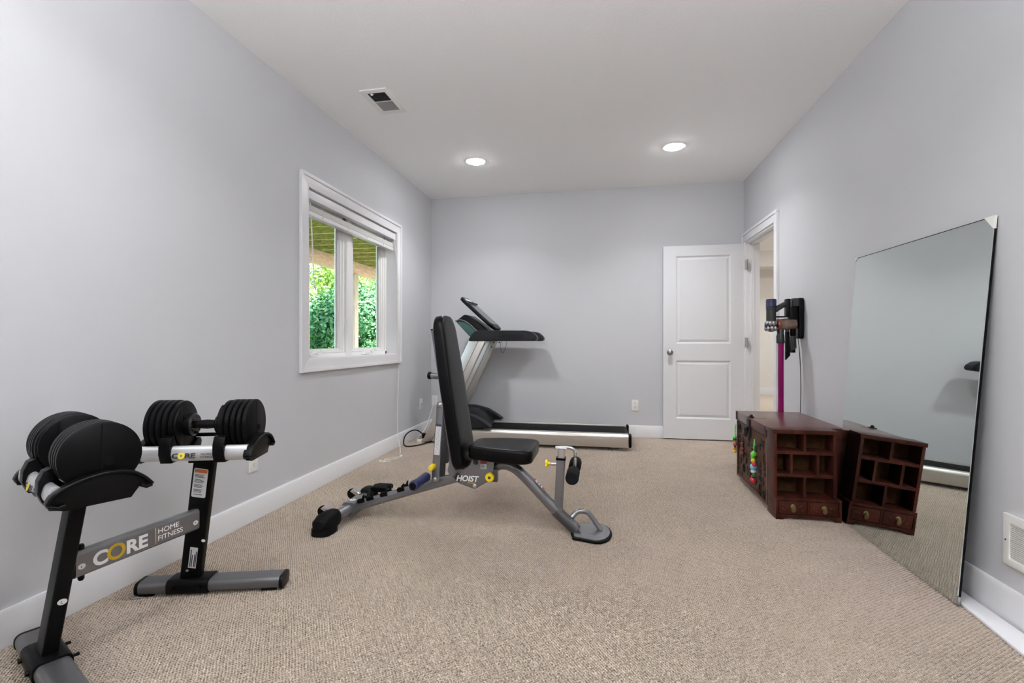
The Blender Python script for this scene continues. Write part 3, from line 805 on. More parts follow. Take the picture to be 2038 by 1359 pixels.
def dumbbell(k, label):
    sgn, base, top, f, p = mods[k]
    o = V((top.x + p.x*.012, top.y + p.y*.012, DC))
    t = thing('adjustable_dumbbell', label, 'dumbbell', o, 'adjustable dumbbells on the stand')
    Md = frame(o, f, p, nz)
    for e in (-1, 1):
        for i in range(5):
            x0 = .082 + i*.0222; r = PR if i else PR*.97
            bm = B()
            pr = [(r-.006, x0), (r, x0+.004), (r, x0+.016), (r-.006, x0+.0205)]
            lathe(bm, [(q, e*h) for q, h in pr], (0, 0, 0), (1, 0, 0), 56, Md)
            pl = obj('plate', bm, 'plate', t)
            if i == 4:
                xo = e*(x0+.0205)
                bm = B()
                lathe(bm, [(.0125, xo-e*.001), (.0125, xo+e*.0016), (.0095, xo+e*.0016), (.0095, xo+e*.0002)], (0, .018, -.018), (1, 0, 0), 24, Md)
                obj('boss', bm, 'blackrub', pl)
                bm = B(); box(bm, min(xo, xo+e*.0012), max(xo, xo+e*.0012), -.0015, .0015, -.094, .094, Md); obj('seam', bm, 'blackrub', pl)
        # wedge-shaped inner guide and selector collar
        bm = B()
        arc = [V((e*.074, .092*math.cos(math.radians(a)), .092*math.sin(math.radians(a)))) for a in range(115, 246, 10)]
        prism(bm, arc, (e*.014, 0, 0), Md); obj('inner_guide', bm, 'blackplas', t, bevel=.002)
        bm = B(); lathe(bm, [(.024, e*.040), (.040, e*.043), (.046, e*.050), (.046, e*.070), (.040, e*.088)], (0, 0, 0), (1, 0, 0), 32, Md)
        for i in range(8):
            a = i*PI/4; ball(bm, (e*.046, .034*math.cos(a), .034*math.sin(a)), .006, M=Md, seg=10)
        obj('selector_collar', bm, 'gloss', t)
    bm = B(); lathe(bm, [(.014, -.045), (.0165, -.03), (.019, 0), (.0165, .03), (.014, .045)], (0, 0, 0), (1, 0, 0), 24, Md); obj('handle', bm, 'blackrub', t)
    # carrier frame bar behind the handle
    bm = B(); box(bm, -.075, .075, .052, .064, -.06, -.045, Md); box(bm, -.075, -.067, .04, .064, -.06, .02, Md); box(bm, .067, .075, .04, .064, -.06, .02, Md)
    obj('carrier', bm, 'blackplas', t, bevel=.002)
dumbbell(0, 'black adjustable dumbbell on the nearer left cradle, plates facing the camera')
dumbbell(1, 'black adjustable dumbbell on the farther cradle, seen side on with its grip visible')

# small metal screw eye on the carpet
bm = B(); tube(bm, smooth([(-1.868+.012*math.cos(a*PI/5), 1.640+.009*math.sin(a*PI/5), .005) for a in range(11)], 2), .003, 8)
tube(bm, [(-1.856, 1.640, .005), (-1.835, 1.648, .004)], .0028, 8)
obj('screw_eye', bm, 'bolt', label='small shiny metal hook lying on the carpet by the stand foot', cat='hook', loc=(-1.865, 1.64, 0))

# ================================================================== WEIGHT BENCH  (axis along X at y = BY)
BY = 2.64
be = thing('weight_bench', 'black padded adjustable weight bench with silver frame in the middle of the room', 'weight bench', (-.75, BY, 0))
# rear stabiliser
bm = B(); sweep(bm, [(-1.485, BY-.22, .058), (-1.465, BY-.10, .066), (-1.455, BY, .070), (-1.465, BY+.10, .066), (-1.485, BY+.22, .058)], rrect(.062, .062, .024)); rs = obj('rear_stabiliser', bm, 'silver', be)
bm = B(); sweep(bm, [(-1.452, BY-.07, .070), (-1.452, BY+.07, .070)], rrect(.078, .080, .02)); obj('stabiliser_bracket', bm, 'silver', be)
bm = B(); prism(bm, [V((a-1.452, b+BY-.022, .1105)) for a, b in circ(.018, 20, .018)], (0, 0, .0008)); sk = obj('round_sticker', bm, 'stickw', be)
bm = B(); prism(bm, [V((a-1.452, b+BY-.022, .1113)) for a, b in circ(.010, 3, .010)], (0, 0, .0005)); obj('warning_symbol', bm, 'stickred', sk)
for sg in (-1, 1):
    bm = B()
    y0 = BY + sg*.165; y1 = BY + sg*.305
    path = [(-1.478, y0, .064), (-1.483, BY+sg*.21, .061), (-1.490, BY+sg*.255, .055), (-1.495, BY+sg*.285, .042), (-1.497, y1, .026)]
    sweep(bm, path, rrect(.095, .105, .040), scales=[.86, 1.02, 1.06, .95, .55])
    prism(bm, rounded_poly([V((-1.545, BY+sg*.18, 0)), V((-1.435, BY+sg*.18, 0)), V((-1.442, BY+sg*.312, 0)), V((-1.552, BY+sg*.312, 0))], .05), (0, 0, .035))
    obj('rubber_foot', bm, 'blackrub', be, bevel=.004)
    # transport wheel on a chrome bracket
    wy = BY + sg*.16
    bm = B(); lathe(bm, [(.020, -.014), (.030, -.010), (.032, 0), (.030, .010), (.020, .014)], (-1.555, wy, .085), (0, 1, 0), 24); obj('wheel', bm, 'blackrub', be)
    bm = B(); prism(bm, [V((-1.56, wy-.022, .105)), V((-1.545, wy-.022, .118)), V((-1.49, wy-.022, .095)), V((-1.51, wy-.022, .075))], (0, .044, 0)); obj('wheel_bracket', bm, 'chrome', be, bevel=.002)
# main rear tube
r0, r1 = V((-1.44, BY, .070)), V((-.78, BY, .285))
bm = B(); sweep(bm, [r0, r1], rrect(.060, .054, .022)); obj('rear_tube', bm, 'silver', be)
td = (r1-r0).normalized(); tn = V((-td.z, 0, td.x))
# ladder hooks
for d_ in (.055, .115, .205, .315):
    b_ = r0 + td*d_ + tn*.026
    sh = [(-.022, -.012), (.020, -.014), (.022, .004), (.030, .030), (.018, .022), (.012, .008), (.002, .012), (-.012, .014), (-.024, .004)]
    for yo in (-.036, .024):
        bm = B(); prism(bm, [b_ + td*a + tn*c + V((0, yo, 0)) for a, c in sh], (0, .012, 0)); obj('hook', bm, 'blackplas', be, bevel=.002)
bm = B(); c_ = r0 + td*.135 + tn*.045
sweep(bm, [c_ + V((0, .05, 0)), c_ + V((0, .09, .008)), c_ + V((0, .15, -.004))], rrect(.10, .03, .014)); obj('rubber_pad', bm, 'blackrub', be)
# blue grip, lies across the tube
bm = B(); g0 = V((-1.015, BY-.215, .262))
lathe(bm, [(.020, 0), (.027, .004), (.027, .03), (.024, .05), (.024, .10), (.026, .13), (.026, .16), (.020, .165)], (-.998, BY-.215, .272), (0.1, 1, .05), 20); obj('adjusting_grip', bm, 'bluegrip', be)
bm = B(); lathe(bm, [(.019, -.002), (.019, .002)], (-.998, BY-.216, .272), (0.1, 1, .05), 16); obj('grip_cap', bm, 'blackplas', be)
# struts
for sg, m in ((-1, 'silver'), (1, 'silverdk')):
    y = BY + sg*.052
    a, b = V((-.902, y, .685)), V((-.932, y, .268))
    bm = B()
    d = (b-a).normalized(); s_ = V((-d.z, 0, d.x))
    pts = []
    for i in range(9):
        an = PI*i/8; pts.append(a - d*.020*math.sin(an) + s_*.020*math.cos(an))
    for i in range(9):
        an = PI*i/8; pts.append(b + d*.022*math.sin(an) - s_*.022*math.cos(an))
    prism(bm, [q - V((0, .004, 0)) for q in pts], (0, .008, 0)); su = obj('strut', bm, m, be, bevel=.0015)
    for q in (a, b):
        bm = B(); lathe(bm, [(.012, 0), (.012, sg*.006), (.007, sg*.009)], q + V((0, sg*.004, 0)), (0, 1, 0), 14)
        obj('bolt', bm, 'bolt', su)
    if sg < 0:
        Ms = frame(a + (b-a)*.46 + V((0, -.0042, 0)), -s_ if s_.x < 0 else s_, -d, (0, -1, 0))
        bm = B(); box(bm, -.016, .016, -.088, .072, 0, .0006, Ms); sk = obj('scale_sticker', bm, 'stickw', be)
        bm = B(); box(bm, -.016, .016, .072, .084, 0, .0008, Ms); obj('sticker_header', bm, 'navy', sk)
        bm = B()
        for i in range(30):
            x = random.uniform(-.014, .007); yv = -.083+i*.0051
            box(bm, x, x+random.uniform(.003, .006), yv, yv+.0016, .0006, .0008, Ms)
        obj('fine_print', bm, 'ink', sk)
    # yellow pull pin
    q = a + (b-a)*.82
    bm = B(); lathe(bm, [(.010, 0), (.016, sg*.006), (.016, sg*.045), (.011, sg*.056), (.001, sg*.058)], q + V((-.012, sg*.006, 0)), (-.12*sg*0, 1, .0), 18); obj('pull_pin', bm, 'yellow', be)
bm = B()
prism(bm, [V((-.925, BY+.03, .47)), V((-.865, BY+.03, .50)), V((-.858, BY+.03, .40)), V((-.885, BY+.03, .34)), V((-.93, BY+.03, .33))], (0, .012, 0)); obj('lock_plate', bm, 'silverdk', be, bevel=.002)
# pivot plates (pair) with a notch for the back pad
pl = [(-.838, .425), (-.857, .315), (-.790, .255), (-.700, .229), (-.640, .265), (-.600, .285), (-.590, .392), (-.712, .396), (-.728, .360), (-.772, .330), (-.806, .350)]
for sg in (-1, 1):
    bm = B(); y = BY + sg*.062
    prism(bm, rounded_poly([V((a, y-.003, b)) for a, b in pl], .012), (0, .006, 0)); pv = obj('pivot_plate', bm, 'silver', be, bevel=.0012)
    if sg < 0:
        yo = y - .0035
        bm = B(); prism(bm, [V((a, yo, b)) for a, b in ((-.822, .290), (-.797, .316), (-.780, .298), (-.775, .270), (-.797, .262))], (0, -.0005, 0)); obj('logo_backing', bm, 'ink', pv)
        text('lettering', 'HOIST', .043, frame((-.806, yo-.0008, .271), (1, 0, 0), (0, 0, 1), (0, -1, 0)), 'white', pv, fat=.0014, shear=.25, sx=1.0)
        text('lettering', 'FITNESS', .012, frame((-.742, yo-.0008, .258), (1, 0, 0), (0, 0, 1), (0, -1, 0)), 'gold', pv, sx=1.1)
        bm = B(); lathe(bm, [(.015, 0), (.015, -.002)], (-.694, y-.003, .378), (0, 1, 0), 18); obj('plug', bm, 'slot', pv)
        bm = B(); box(bm, -.667, -.633, yo-.0005, yo, .342, .388); sk = obj('warning_sticker', bm, 'stickw', pv)
        bm = B(); box(bm, -.667, -.633, yo-.0009, yo-.0004, .370, .388); obj('sticker_header', bm, 'stickred', sk)
        bm = B()
        for i in range(5): box(bm, -.664, -.664+.028*random.uniform(.6, 1), yo-.0009, yo-.0004, .346+i*.0045, .348+i*.0045)
        obj('fine_print', bm, 'ink', sk)
    bm = B(); lathe(bm, [(.011, 0), (.011, sg*.004), (.006, sg*.007)], (-.700, BY+sg*.065, .247), (0, 1, 0), 14); obj('bolt', bm, 'bolt', be)
bm = B(); lathe(bm, [(.0225, 0), (.0245, -.004), (.0245, -.020), (.021, -.024), (.012, -.024)], (-.612, BY-.066, .303), (0, 1, 0), 24); kb = obj('seat_knob', bm, 'yellow', be)
bm = B(); box(bm, -.619, -.605, BY-.0915, BY-.0895, .296, .310); obj('knob_centre', bm, 'slot', kb)
bm = B(); box(bm, -.66, -.575, BY-.055, BY-.02, .27, .34); obj('knob_housing', bm, 'silverdk', be, bevel=.006)
# front tube: rises from the pivot, bends and runs down to the front plate
fp = smooth([(-.62, BY, .325), (-.575, BY, .352), (-.52, BY, .352), (-.455, BY, .315), (-.36, BY, .222), (-.25, BY, .112), (-.155, BY, .035)], 6)
bm = B(); sweep(bm, fp, rrect(.060, .056, .026)); obj('front_tube', bm, 'silver', be)
bm = B(); sweep(bm, [(-.262, BY, .120), (-.148, BY, .020)], rrect(.066, .063, .028)); obj('front_sleeve', bm, 'silverdk', be)
q = V((-.395, BY, .258)); dd = V((.11, 0, -.11)).normalized(); nn = V((.7, -.0, .72)).normalized()
Ms = frame(V((-.372, BY, .236)) + nn*.0284, (0, 1, 0), -dd, nn)
bm = B(); box(bm, -.016, .016, -.04, .04, 0, .0007, Ms); sk = obj('tube_sticker', bm, 'stickw', be)
bm = B(); box(bm, -.016, .016, -.04, -.024, .0006, .001, Ms); box(bm, -.016, .016, .028, .04, .0006, .001, Ms); obj('sticker_header', bm, 'stickred', sk)
bm = B(); box(bm, -.011, .011, -.012, -.004, .0006, .001, Ms); box(bm, -.011, .011, .006, .014, .0006, .001, Ms); obj('fine_print', bm, 'ink', sk)
# front plate, D shaped with a rubber rim
dsh = []
for i in range(17):
    an = -PI/2 + PI*i/16; dsh.append((-.045+.085*math.cos(an), BY+.012+.135*math.sin(an)))
dsh += [(-.165, BY+.115), (-.185, BY+.02), (-.165, BY-.09)]
def off(pts, k, c=(-.07, BY+.012)): return [(c[0]+(x-c[0])*k, c[1]+(y-c[1])*k) for x, y in pts]
bm = B(); prism(bm, [V((x, y, .001)) for x, y in dsh], (0, 0, .012)); obj('plate_rim', bm, 'blackrub', be, bevel=.003)
bm = B(); prism(bm, [V((x, y, .0125)) for x, y in off(dsh, .90)], (0, 0, .006)); obj('front_plate', bm, 'silver', be, bevel=.002)
bm = B(); tube(bm, smooth([(-.175, BY+.0, .085), (-.145, BY+.02, .112), (-.105, BY+.03, .112), (-.075, BY+.035, .092), (-.02, BY+.03, .018)], 6), .0135, 12); obj('lift_handle', bm, 'silver', be)
# roller post
bm = B(); sweep(bm, [(-.246, BY, .120), (-.232, BY, .405)], rrect(.046, .046, .006), up=(1, 0, 0)); po = obj('roller_post', bm, 'silver', be)
bm = B(); lathe(bm, [(.004, 0), (.004, -.001)], (-.228, BY-.0232, .19), (0, 1, 0), 10); obj('post_hole', bm, 'slot', po)
bm = B(); sweep(bm, [(-.2325, BY, .398), (-.232, BY, .410)], rrect(.052, .052, .006), up=(1, 0, 0)); obj('post_collar', bm, 'blackplas', po)
bm = B(); sweep(bm, [(-.2325, BY, .40), (-.230, BY, .458)], rrect(.036, .036, .004), up=(1, 0, 0)); obj('inner_post', bm, 'brushed', be)
bm = B(); tube(bm, smooth([(-.262, BY, .462), (-.225, BY, .465), (-.185, BY, .464), (-.160, BY, .450), (-.155, BY, .41), (-.160, BY, .345)], 6), .0085, 10); box(bm, -.262, -.20, BY-.018, BY+.018, .455, .462); obj('roller_bracket', bm, 'chrome', be, bevel=.001)
RX, RZ = -.162, .345
bm = B(); tube(bm, [(RX, BY-.16, RZ), (RX, BY+.16, RZ)], .012, 12, up=(1, 0, 0)); obj('roller_axle', bm, 'chrome', be)
bm = B(); lathe(bm, [(.020, -.036), (.020, .036)], (RX, BY, RZ), (0, 1, 0), 20); obj('axle_sleeve', bm, 'chrome', be)
for sg in (-1, 1):
    bm = B(); lathe(bm, [(.014, sg*.042), (.030, sg*.043), (.034, sg*.049), (.034, sg*.168), (.030, sg*.175), (.012, sg*.175)], (RX, BY, RZ), (0, 1, 0), 28); obj('foam_roller', bm, 'foam', be)
bm = B(); lathe(bm, [(.010, 0), (.010, -.03), (.006, -.03), (.006, -.045)], (-.255, BY, .372), (1, 0, 0), 12); obj('knob_shaft', bm, 'bolt', be)
bm = B(); star = [((.024 if i % 2 == 0 else .015)*math.cos(PI*i/5), (.024 if i % 2 == 0 else .015)*math.sin(PI*i/5)) for i in range(10)]
prism(bm, rounded_poly([V((-.318, BY+a, .372+b)) for a, b in star], .006), (.012, 0, 0)); lathe(bm, [(.012, 0), (.008, .016)], (-.306, BY, .372), (1, 0, 0), 12); obj('star_knob', bm, 'yellow', be, bevel=.002)

# pads
def pad(name, M, outline, thick, lip=.014):
    # outline in the pad plane; thick along +Z; domed top
    bm = B()
    P = [V((a, b, 0)) for a, b in outline]
    cx = sum((p_ for p_ in P), V())/len(P)
    layers = [(.965, 0), (1.0, .010), (1.0, thick-lip), (.985, thick-lip*.45), (.955, thick-.0005), (.90, thick+.002), (.75, thick+.0035), (.45, thick+.0045), (.15, thick+.005)]
    rings = []
    for k, z in layers:
        rings.append([bm.verts.new(M @ (cx + (p_-cx)*k + V((0, 0, z)))) for p_ in P])
    n = len(P)
    for a, b in zip(rings, rings[1:]):
        for i in range(n): bm.faces.new((a[i], a[(i+1) % n], b[(i+1) % n], b[i]))
    bm.faces.new(rings[0][::-1]); bm.faces.new(rings[-1])
    o = obj(name, bm, 'vinyl', be, ang=60)
    bm = B()
    ringp = [M @ (cx + (p_-cx)*.985 + V((0, 0, thick-lip*.45))) for p_ in P]
    sweep(bm, ringp + [ringp[0]], circ(.0022, 6), up=M.to_3x3() @ V((0, 0, 1)), cap=False)
    obj('piping', bm, 'vinyl', o)
    return o
# back pad: plane tilted, front face towards +X
bt, bb = V((-.936, BY, 1.180)), V((-.805, BY, .335))
ax = (bt-bb).normalized(); nf = V((ax.z, 0, -ax.x))
Mb = frame(bb, (0, 1, 0), ax, nf)
Lb = (bt-bb).length
ol = []
def arc(cx, cy, r, a0, a1, n=8): return [(cx+r*math.cos(math.radians(a0+(a1-a0)*i/n)), cy+r*math.sin(math.radians(a0+(a1-a0)*i/n))) for i in range(n+1)]
ol = arc(.135-.05, .05, .05, -90, 0) + [(.140, Lb*.35), (.138, Lb*.6)] + arc(.118-.085, Lb-.085, .085, 0, 90) + arc(-.118+.085, Lb-.085, .085, 90, 180) + [(-.138, Lb*.6), (-.140, Lb*.35)] + arc(-.135+.05, .05, .05, 180, 270)
pad('back_pad', Mb, ol, .062)
# seat pad
sa_, sb_ = V((-.735, BY, .405)), V((-.375, BY, .400))
ax2 = (sb_-sa_).normalized(); nf2 = V((-ax2.z, 0, ax2.x))
Mse = frame(sa_, ax2, (0, 1, 0), nf2); Ls = (sb_-sa_).length
ol = arc(.05, -.125+.045, .045, 180, 270) + [(Ls*.5, -.160)] + arc(Ls-.055, -.172+.06, .06, -90, 0) + arc(Ls-.055, .176-.06, .06, 0, 90) + [(Ls*.5, .165)] + arc(.05, .125-.045, .045, 90, 180)
pad('seat_pad', Mse, ol, .070)
# pad frames
bm = B(); sweep(bm, [Mb @ V((0, .05, -.024)), Mb @ V((0, Lb-.07, -.024))], rrect(.05, .044, .01), up=nf); bf = obj('back_frame', bm, 'silver', be)
bm = B(); sweep(bm, [Mb @ V((0, Lb-.072, -.024)), Mb @ V((0, Lb-.064, -.024))], rrect(.052, .046, .01), up=nf); obj('frame_cap', bm, 'blackplas', bf)
bm = B(); lathe(bm, [(.018, 0), (.018, -.045), (.016, -.045)], Mb @ V((0, .52, -.045)), (1, 0, -.05), 18); pg = obj('peg', bm, 'silver', bf)
bm = B(); lathe(bm, [(.021, -.045), (.021, -.062), (.016, -.066)], Mb @ V((0, .52, -.045)), (1, 0, -.05), 18); obj('peg_cap', bm, 'blackplas', bf)
bm = B(); box(bm, -.91, -.875, BY-.06, BY+.06, .672, .70); obj('strut_bracket', bm, 'bolt', be, bevel=.003)
bm = B(); box(bm, -.72, -.46, BY-.04, BY+.04, .375, .404); obj('seat_frame', bm, 'silverdk', be, bevel=.006)

# ================================================================== TREADMILL
T0, T1 = 4.70, 5.33
tm = thing('treadmill', 'silver and black treadmill along the back wall', 'treadmill', (-.8, 5.0, 0))
for ya, yb, sg in ((T0, T0+.085, -1), (T1-.085, T1, 1)):
    bm = B()
    yo, yi = (ya, yb) if sg < 0 else (yb, ya)
    prof = [V((-1.70, yo, .032)), V((-1.70, yo, .136)), V((-1.70, yo-sg*.020, .158)), V((-1.70, yi, .158)), V((-1.70, yi, .032))]
    prism(bm, prof, (1.925, 0, 0)); obj('side_rail', bm, 'brushed', tm, bevel=.006)
    bm = B(); prism(bm, [V((q.x+1.925, q.y, q.z)) for q in prof], (.028, 0, 0))
    obj('rail_cap', bm, 'blackplas', tm, bevel=.014, seg=3)
bm = B(); box(bm, -1.45, .205, T0+.085, T1-.085, .106, .144); obj('belt', bm, 'belt', tm, bevel=.008)
bm = B(); lathe(bm, [(.036, 0), (.036, T1-T0-.19)], (.20, T0+.095, .108), (0, 1, 0), 24); obj('rear_roller', bm, 'blackrub', tm)
bm = B(); box(bm, -1.6, .12, T0+.09, T1-.09, .030, .10); obj('deck_frame', bm, 'blackpow', tm, bevel=.005)
for x in (.06, -1.55):
    for y in (T0+.06, T1-.06):
        bm = B(); lathe(bm, [(.024, 0), (.026, .012), (.014, .018), (.010, .05)], (x, y, 0), (0, 0, 1), 16); obj('levelling_foot', bm, 'bolt', tm)
# hood over the motor: long curved shroud with two wings that run back along the rails
bm = B()
hp = [(-1.78, .05), (-1.78, .20), (-1.62, .30), (-1.45, .325), (-1.34, .300), (-1.22, .215), (-1.20, .160), (-1.20, .05)]
prism(bm, rounded_poly([V((a, T0+.055, b)) for a, b in hp], .05), (0, T1-T0-.11, 0)); obj('motor_hood', bm, 'darkgrey', tm, bevel=.012)
for ya, yb in ((T0-.002, T0+.090), (T1-.090, T1+.002)):
    bm = B(); wp = [(-1.62, .16), (-1.62, .33), (-1.42, .325), (-1.28, .290), (-1.16, .222), (-1.10, .175)]
    prism(bm, rounded_poly([V((a, ya, b)) for a, b in wp], .03), (0, yb-ya, 0)); obj('hood_wing', bm, 'darkgrey', tm, bevel=.012, seg=3)
# uprights: leaning brushed extrusions
def leanp(z): return (z-.02)*.478
for ya, yb in ((T0+.005, T0+.075), (T1-.085, T1-.015)):
    bm = B()
    prism(bm, [V((-1.835, ya, .02)), V((-1.662, ya, .02)), V((-1.662+leanp(1.06), ya, 1.06)), V((-1.835+leanp(1.06), ya, 1.06))], (0, yb-ya, 0))
    up = obj('upright', bm, 'brushed', tm, bevel=.010)
    bm = B()
    prism(bm, [V((-1.735, ya-.0015, .03)), V((-1.731, ya-.0015, .03)), V((-1.731+leanp(1.05), ya-.0015, 1.05)), V((-1.735+leanp(1.05), ya-.0015, 1.05))], (0, .002, 0))
    obj('groove', bm, 'darkgrey', up)
for x, z in ((-1.205, 1.03), (-1.145, 1.03), (-1.232, .98)):
    bm = B(); lathe(bm, [(.008, 0), (.008, -.004), (.004, -.006)], (x, T1-.085, z), (0, 1, 0), 12)
    obj('bolt', bm, 'slot', tm)
# base cross panel between the uprights
bm = B(); prism(bm, [V((-1.80, T0+.075, .04)), V((-1.70, T0+.075, .04)), V((-1.58, T0+.075, .30)), V((-1.68, T0+.075, .30))], (0, T1-T0-.16, 0)); obj('front_panel', bm, 'silverdk', tm, bevel=.01)
# handrails
for i, (ya, yb) in enumerate(((T0-.01, T0+.105), (T1-.115, T1))):
    hr = [(-1.345, 1.045), (-1.320, 1.095), (-1.275, 1.143), (-1.20, 1.152), (-.76, 1.148), (-.70, 1.135), (-.655, 1.095), (-.645, 1.065), (-.665, 1.045)]
    bm = B(); prism(bm, rounded_poly([V((a, ya, b)) for a, b in hr], .02), (0, yb-ya, 0)); hd = obj('handrail', bm, 'darkgrey', tm, bevel=.014, seg=3)
    if i == 0:
        text('lettering', 'LANDICE', .045, frame((-1.03, ya-.0006, 1.078), (1, 0, 0), (0, 0, 1), (0, -1, 0)), 'blackplas', hd, sx=1.35, fat=.0006)
bm = B(); tube(bm, smooth([(-1.015, T0+.04, 1.046), (-1.02, T0+.03, .98), (-1.0, T0+.03, .925), (-.975, T0+.035, .965), (-.955, T0+.045, 1.046)], 8), .0022, 6); obj('safety_cord', bm, 'slot', tm)
# console
CY0, CY1 = T0+.12, T1-.13
bm = B()
sh = [(-1.525, 1.25), (-1.42, 1.325), (-1.28, 1.23), (-1.15, 1.115), (-1.30, 1.075)]
prism(bm, rounded_poly([V((a, CY0+.02, b)) for a, b in sh], .025), (0, CY1-CY0-.04, 0)); obj('console_base', bm, 'blackplas', tm, bevel=.012)
bm = B()
sh = [(-1.515, 1.245), (-1.45, 1.252), (-1.37, 1.21), (-1.285, 1.13), (-1.30, 1.075), (-1.365, 1.09)]
prism(bm, rounded_poly([V((a, CY0+.004, b)) for a, b in sh], .02), (0, CY1-CY0-.008, 0)); obj('console_shell', bm, 'green', tm, bevel=.008)
bm = B(); tube(bm, smooth([(-1.520, CY0+.004, 1.252), (-1.45, CY0+.002, 1.262), (-1.37, CY0+.002, 1.22), (-1.275, CY0+.004, 1.135)], 6), .006, 8); obj('shell_trim', bm, 'silver', tm)
ca, cb = V((-1.105, 5.0, 1.165)), V((-1.475, 5.0, 1.500))
cax = (cb-ca).normalized(); cn = V((cax.z, 0, -cax.x)); 
Mc = frame(ca, (0, 1, 0), cax, cn); Lc = (cb-ca).length; wc = (CY1-CY0)/2
bm = B(); prism(bm, [V((a, b+Lc/2, -.018)) for a, b in rrect(2*wc, Lc, .09, 6)], (0, 0, .034), Mc); co = obj('console', bm, 'blackplas', tm, bevel=.010, seg=3)
bm = B(); prism(bm, [V((a, b+Lc*.44, .0165)) for a, b in rrect(2*wc-.07, Lc*.62, .04, 4)], (0, 0, .002), Mc); obj('display', bm, 'screen', co)
bm = B(); prism(bm, [V((a, b+Lc*.90, .0165)) for a, b in rrect(2*wc-.16, Lc*.07, .012, 4)], (0, 0, .002), Mc); obj('handle_slot', bm, 'stickw', co)
bm = B(); sweep(bm, [V((-wc+.03, Lc*.78, .028)), V((wc-.03, Lc*.78, .028))], circ(.008, 10), M=Mc); obj('book_rest', bm, 'blackplas', co)
bm = B(); lathe(bm, [(.018, .0165), (.018, .020), (.008, .021)], (-wc+.07, Lc*.12, 0), (0, 0, 1), 16, Mc); obj('start_button', bm, 'darkgrey', co)
# power cord
t = thing('power_cord', 'black power cord looped on the carpet by the left wall behind the bench', 'power cord', (-1.9, 4.75, 0))
bm = B(); tube(bm, smooth([(-1.80, 4.80, .02), (-1.87, 4.84, .055), (-1.93, 4.80, .11), (-1.965, 4.70, .115), (-1.98, 4.60, .08), (-1.955, 4.52, .02), (-1.90, 4.50, .006), (-1.82, 4.58, .006), (-1.74, 4.70, .02), (-1.70, 4.80, .04)], 8), .006, 8); obj('cable', bm, 'blackrub', t)
bm = B(); box(bm, -1.862, -1.822, 4.765, 4.80, .035, .085); box(bm, -1.815, -1.795, 4.775, 4.779, .072, .080); obj('plug', bm, 'blackplas', t, bevel=.004)
t2 = thing('extension_plug', 'small beige plug block on the carpet behind the bench strut', 'plug', (-1.86, 4.72, 0))
bm = B(); box(bm, -1.89, -1.845, 4.70, 4.74, 0, .032); obj('plug_body', bm, 'shelfback' if 0 else 'cordw', t2, bevel=.005)
bm = B(); tube(bm, smooth([(-1.967, YB-.02, .33), (-1.99, 5.36, .20), (-1.985, 5.2, .06), (-1.975, 4.95, .006), (-1.93, 4.80, .005), (-1.885, 4.72, .016)], 8), .0035, 8); obj('cable', bm, 'cordw', t2)

# ================================================================== CHEST
X0, X1, Y0, Y1, ZT = .985, 1.424, 3.232, 3.930, .515
ch = thing('chest', 'dark red wooden chest with iron fittings against the right wall', 'chest', ((X0+X1)/2, (Y0+Y1)/2, 0))
bm = B(); box(bm, X0+.006, X1, Y0+.006, Y1-.006, .035, .445); obj('body', bm, 'chestside', ch, bevel=.004)
for y in (Y0, Y1-.022):
    for x in (X0, X1-.022):
        bm = B(); box(bm, x, x+.022, y, y+.022, .03, .445); obj('corner_post', bm, 'chest', ch, bevel=.002)
bm = B(); box(bm, X0+.022, X1-.022, Y0, Y0+.012, .03, .445); obj('end_panel', bm, 'chest', ch, bevel=.002)
bm = B(); box(bm, X0, X0+.012, Y0+.022, Y1-.022, .03, .046); obj('bottom_rail', bm, 'chest', ch, bevel=.002)
bm = B(); box(bm, X0-.004, X1, Y0-.004, Y1+.004, .449, ZT); obj('lid', bm, 'chest', ch, bevel=.004)
for ya, yb, za, zb in ((Y0+.036, Y1-.036, .4495, .4535), (Y0-.002, Y0+.035, .452, ZT-.001), (Y1-.035, Y1+.002, .452, ZT-.001)):
    bm = B(); box(bm, X0-.0055, X0-.004, ya, yb, za, zb); obj('lid_band', bm, 'iron', ch)
for y in (Y0+.05, Y1-.10):
    bm = B(); prism(bm, rounded_poly([V((X0+.04, y, 0)), V((X0+.10, y, 0)), V((X0+.12, y, .037)), V((X0+.02, y, .037))], .012), (0, .05, 0)); obj('foot', bm, 'chest', ch)
# latch
bm = B(); ly = 3.60
prism(bm, rounded_poly([V((X0-.006, ly-.035, .505)), V((X0-.006, ly+.035, .505)), V((X0-.006, ly+.028, .44)), V((X0-.006, ly+.045, .395)), V((X0-.006, ly, .36)), V((X0-.006, ly-.045, .395)), V((X0-.006, ly-.028, .44))], .012), (-.005, 0, 0))
lathe(bm, [(.012, 0), (.016, -.012), (.010, -.024)], (X0-.010, ly, .44), (1, 0, 0), 14)
tube(bm, smooth([(X0-.02, ly-.02, .43), (X0-.024, ly, .385), (X0-.02, ly+.02, .43)], 6), .005, 8)
box(bm, X0-.012, X0+.03, ly-.012, ly+.012, ZT, ZT+.006); ball(bm, (X0+.012, ly, ZT+.010), .012, seg=12)
obj('latch', bm, 'iron', ch, bevel=.001)
bm = B(); box(bm, X0+.03, X0+.10, ly-.03, ly-.028, ZT, ZT+.0015); obj('hasp_pin', bm, 'brass', ch)
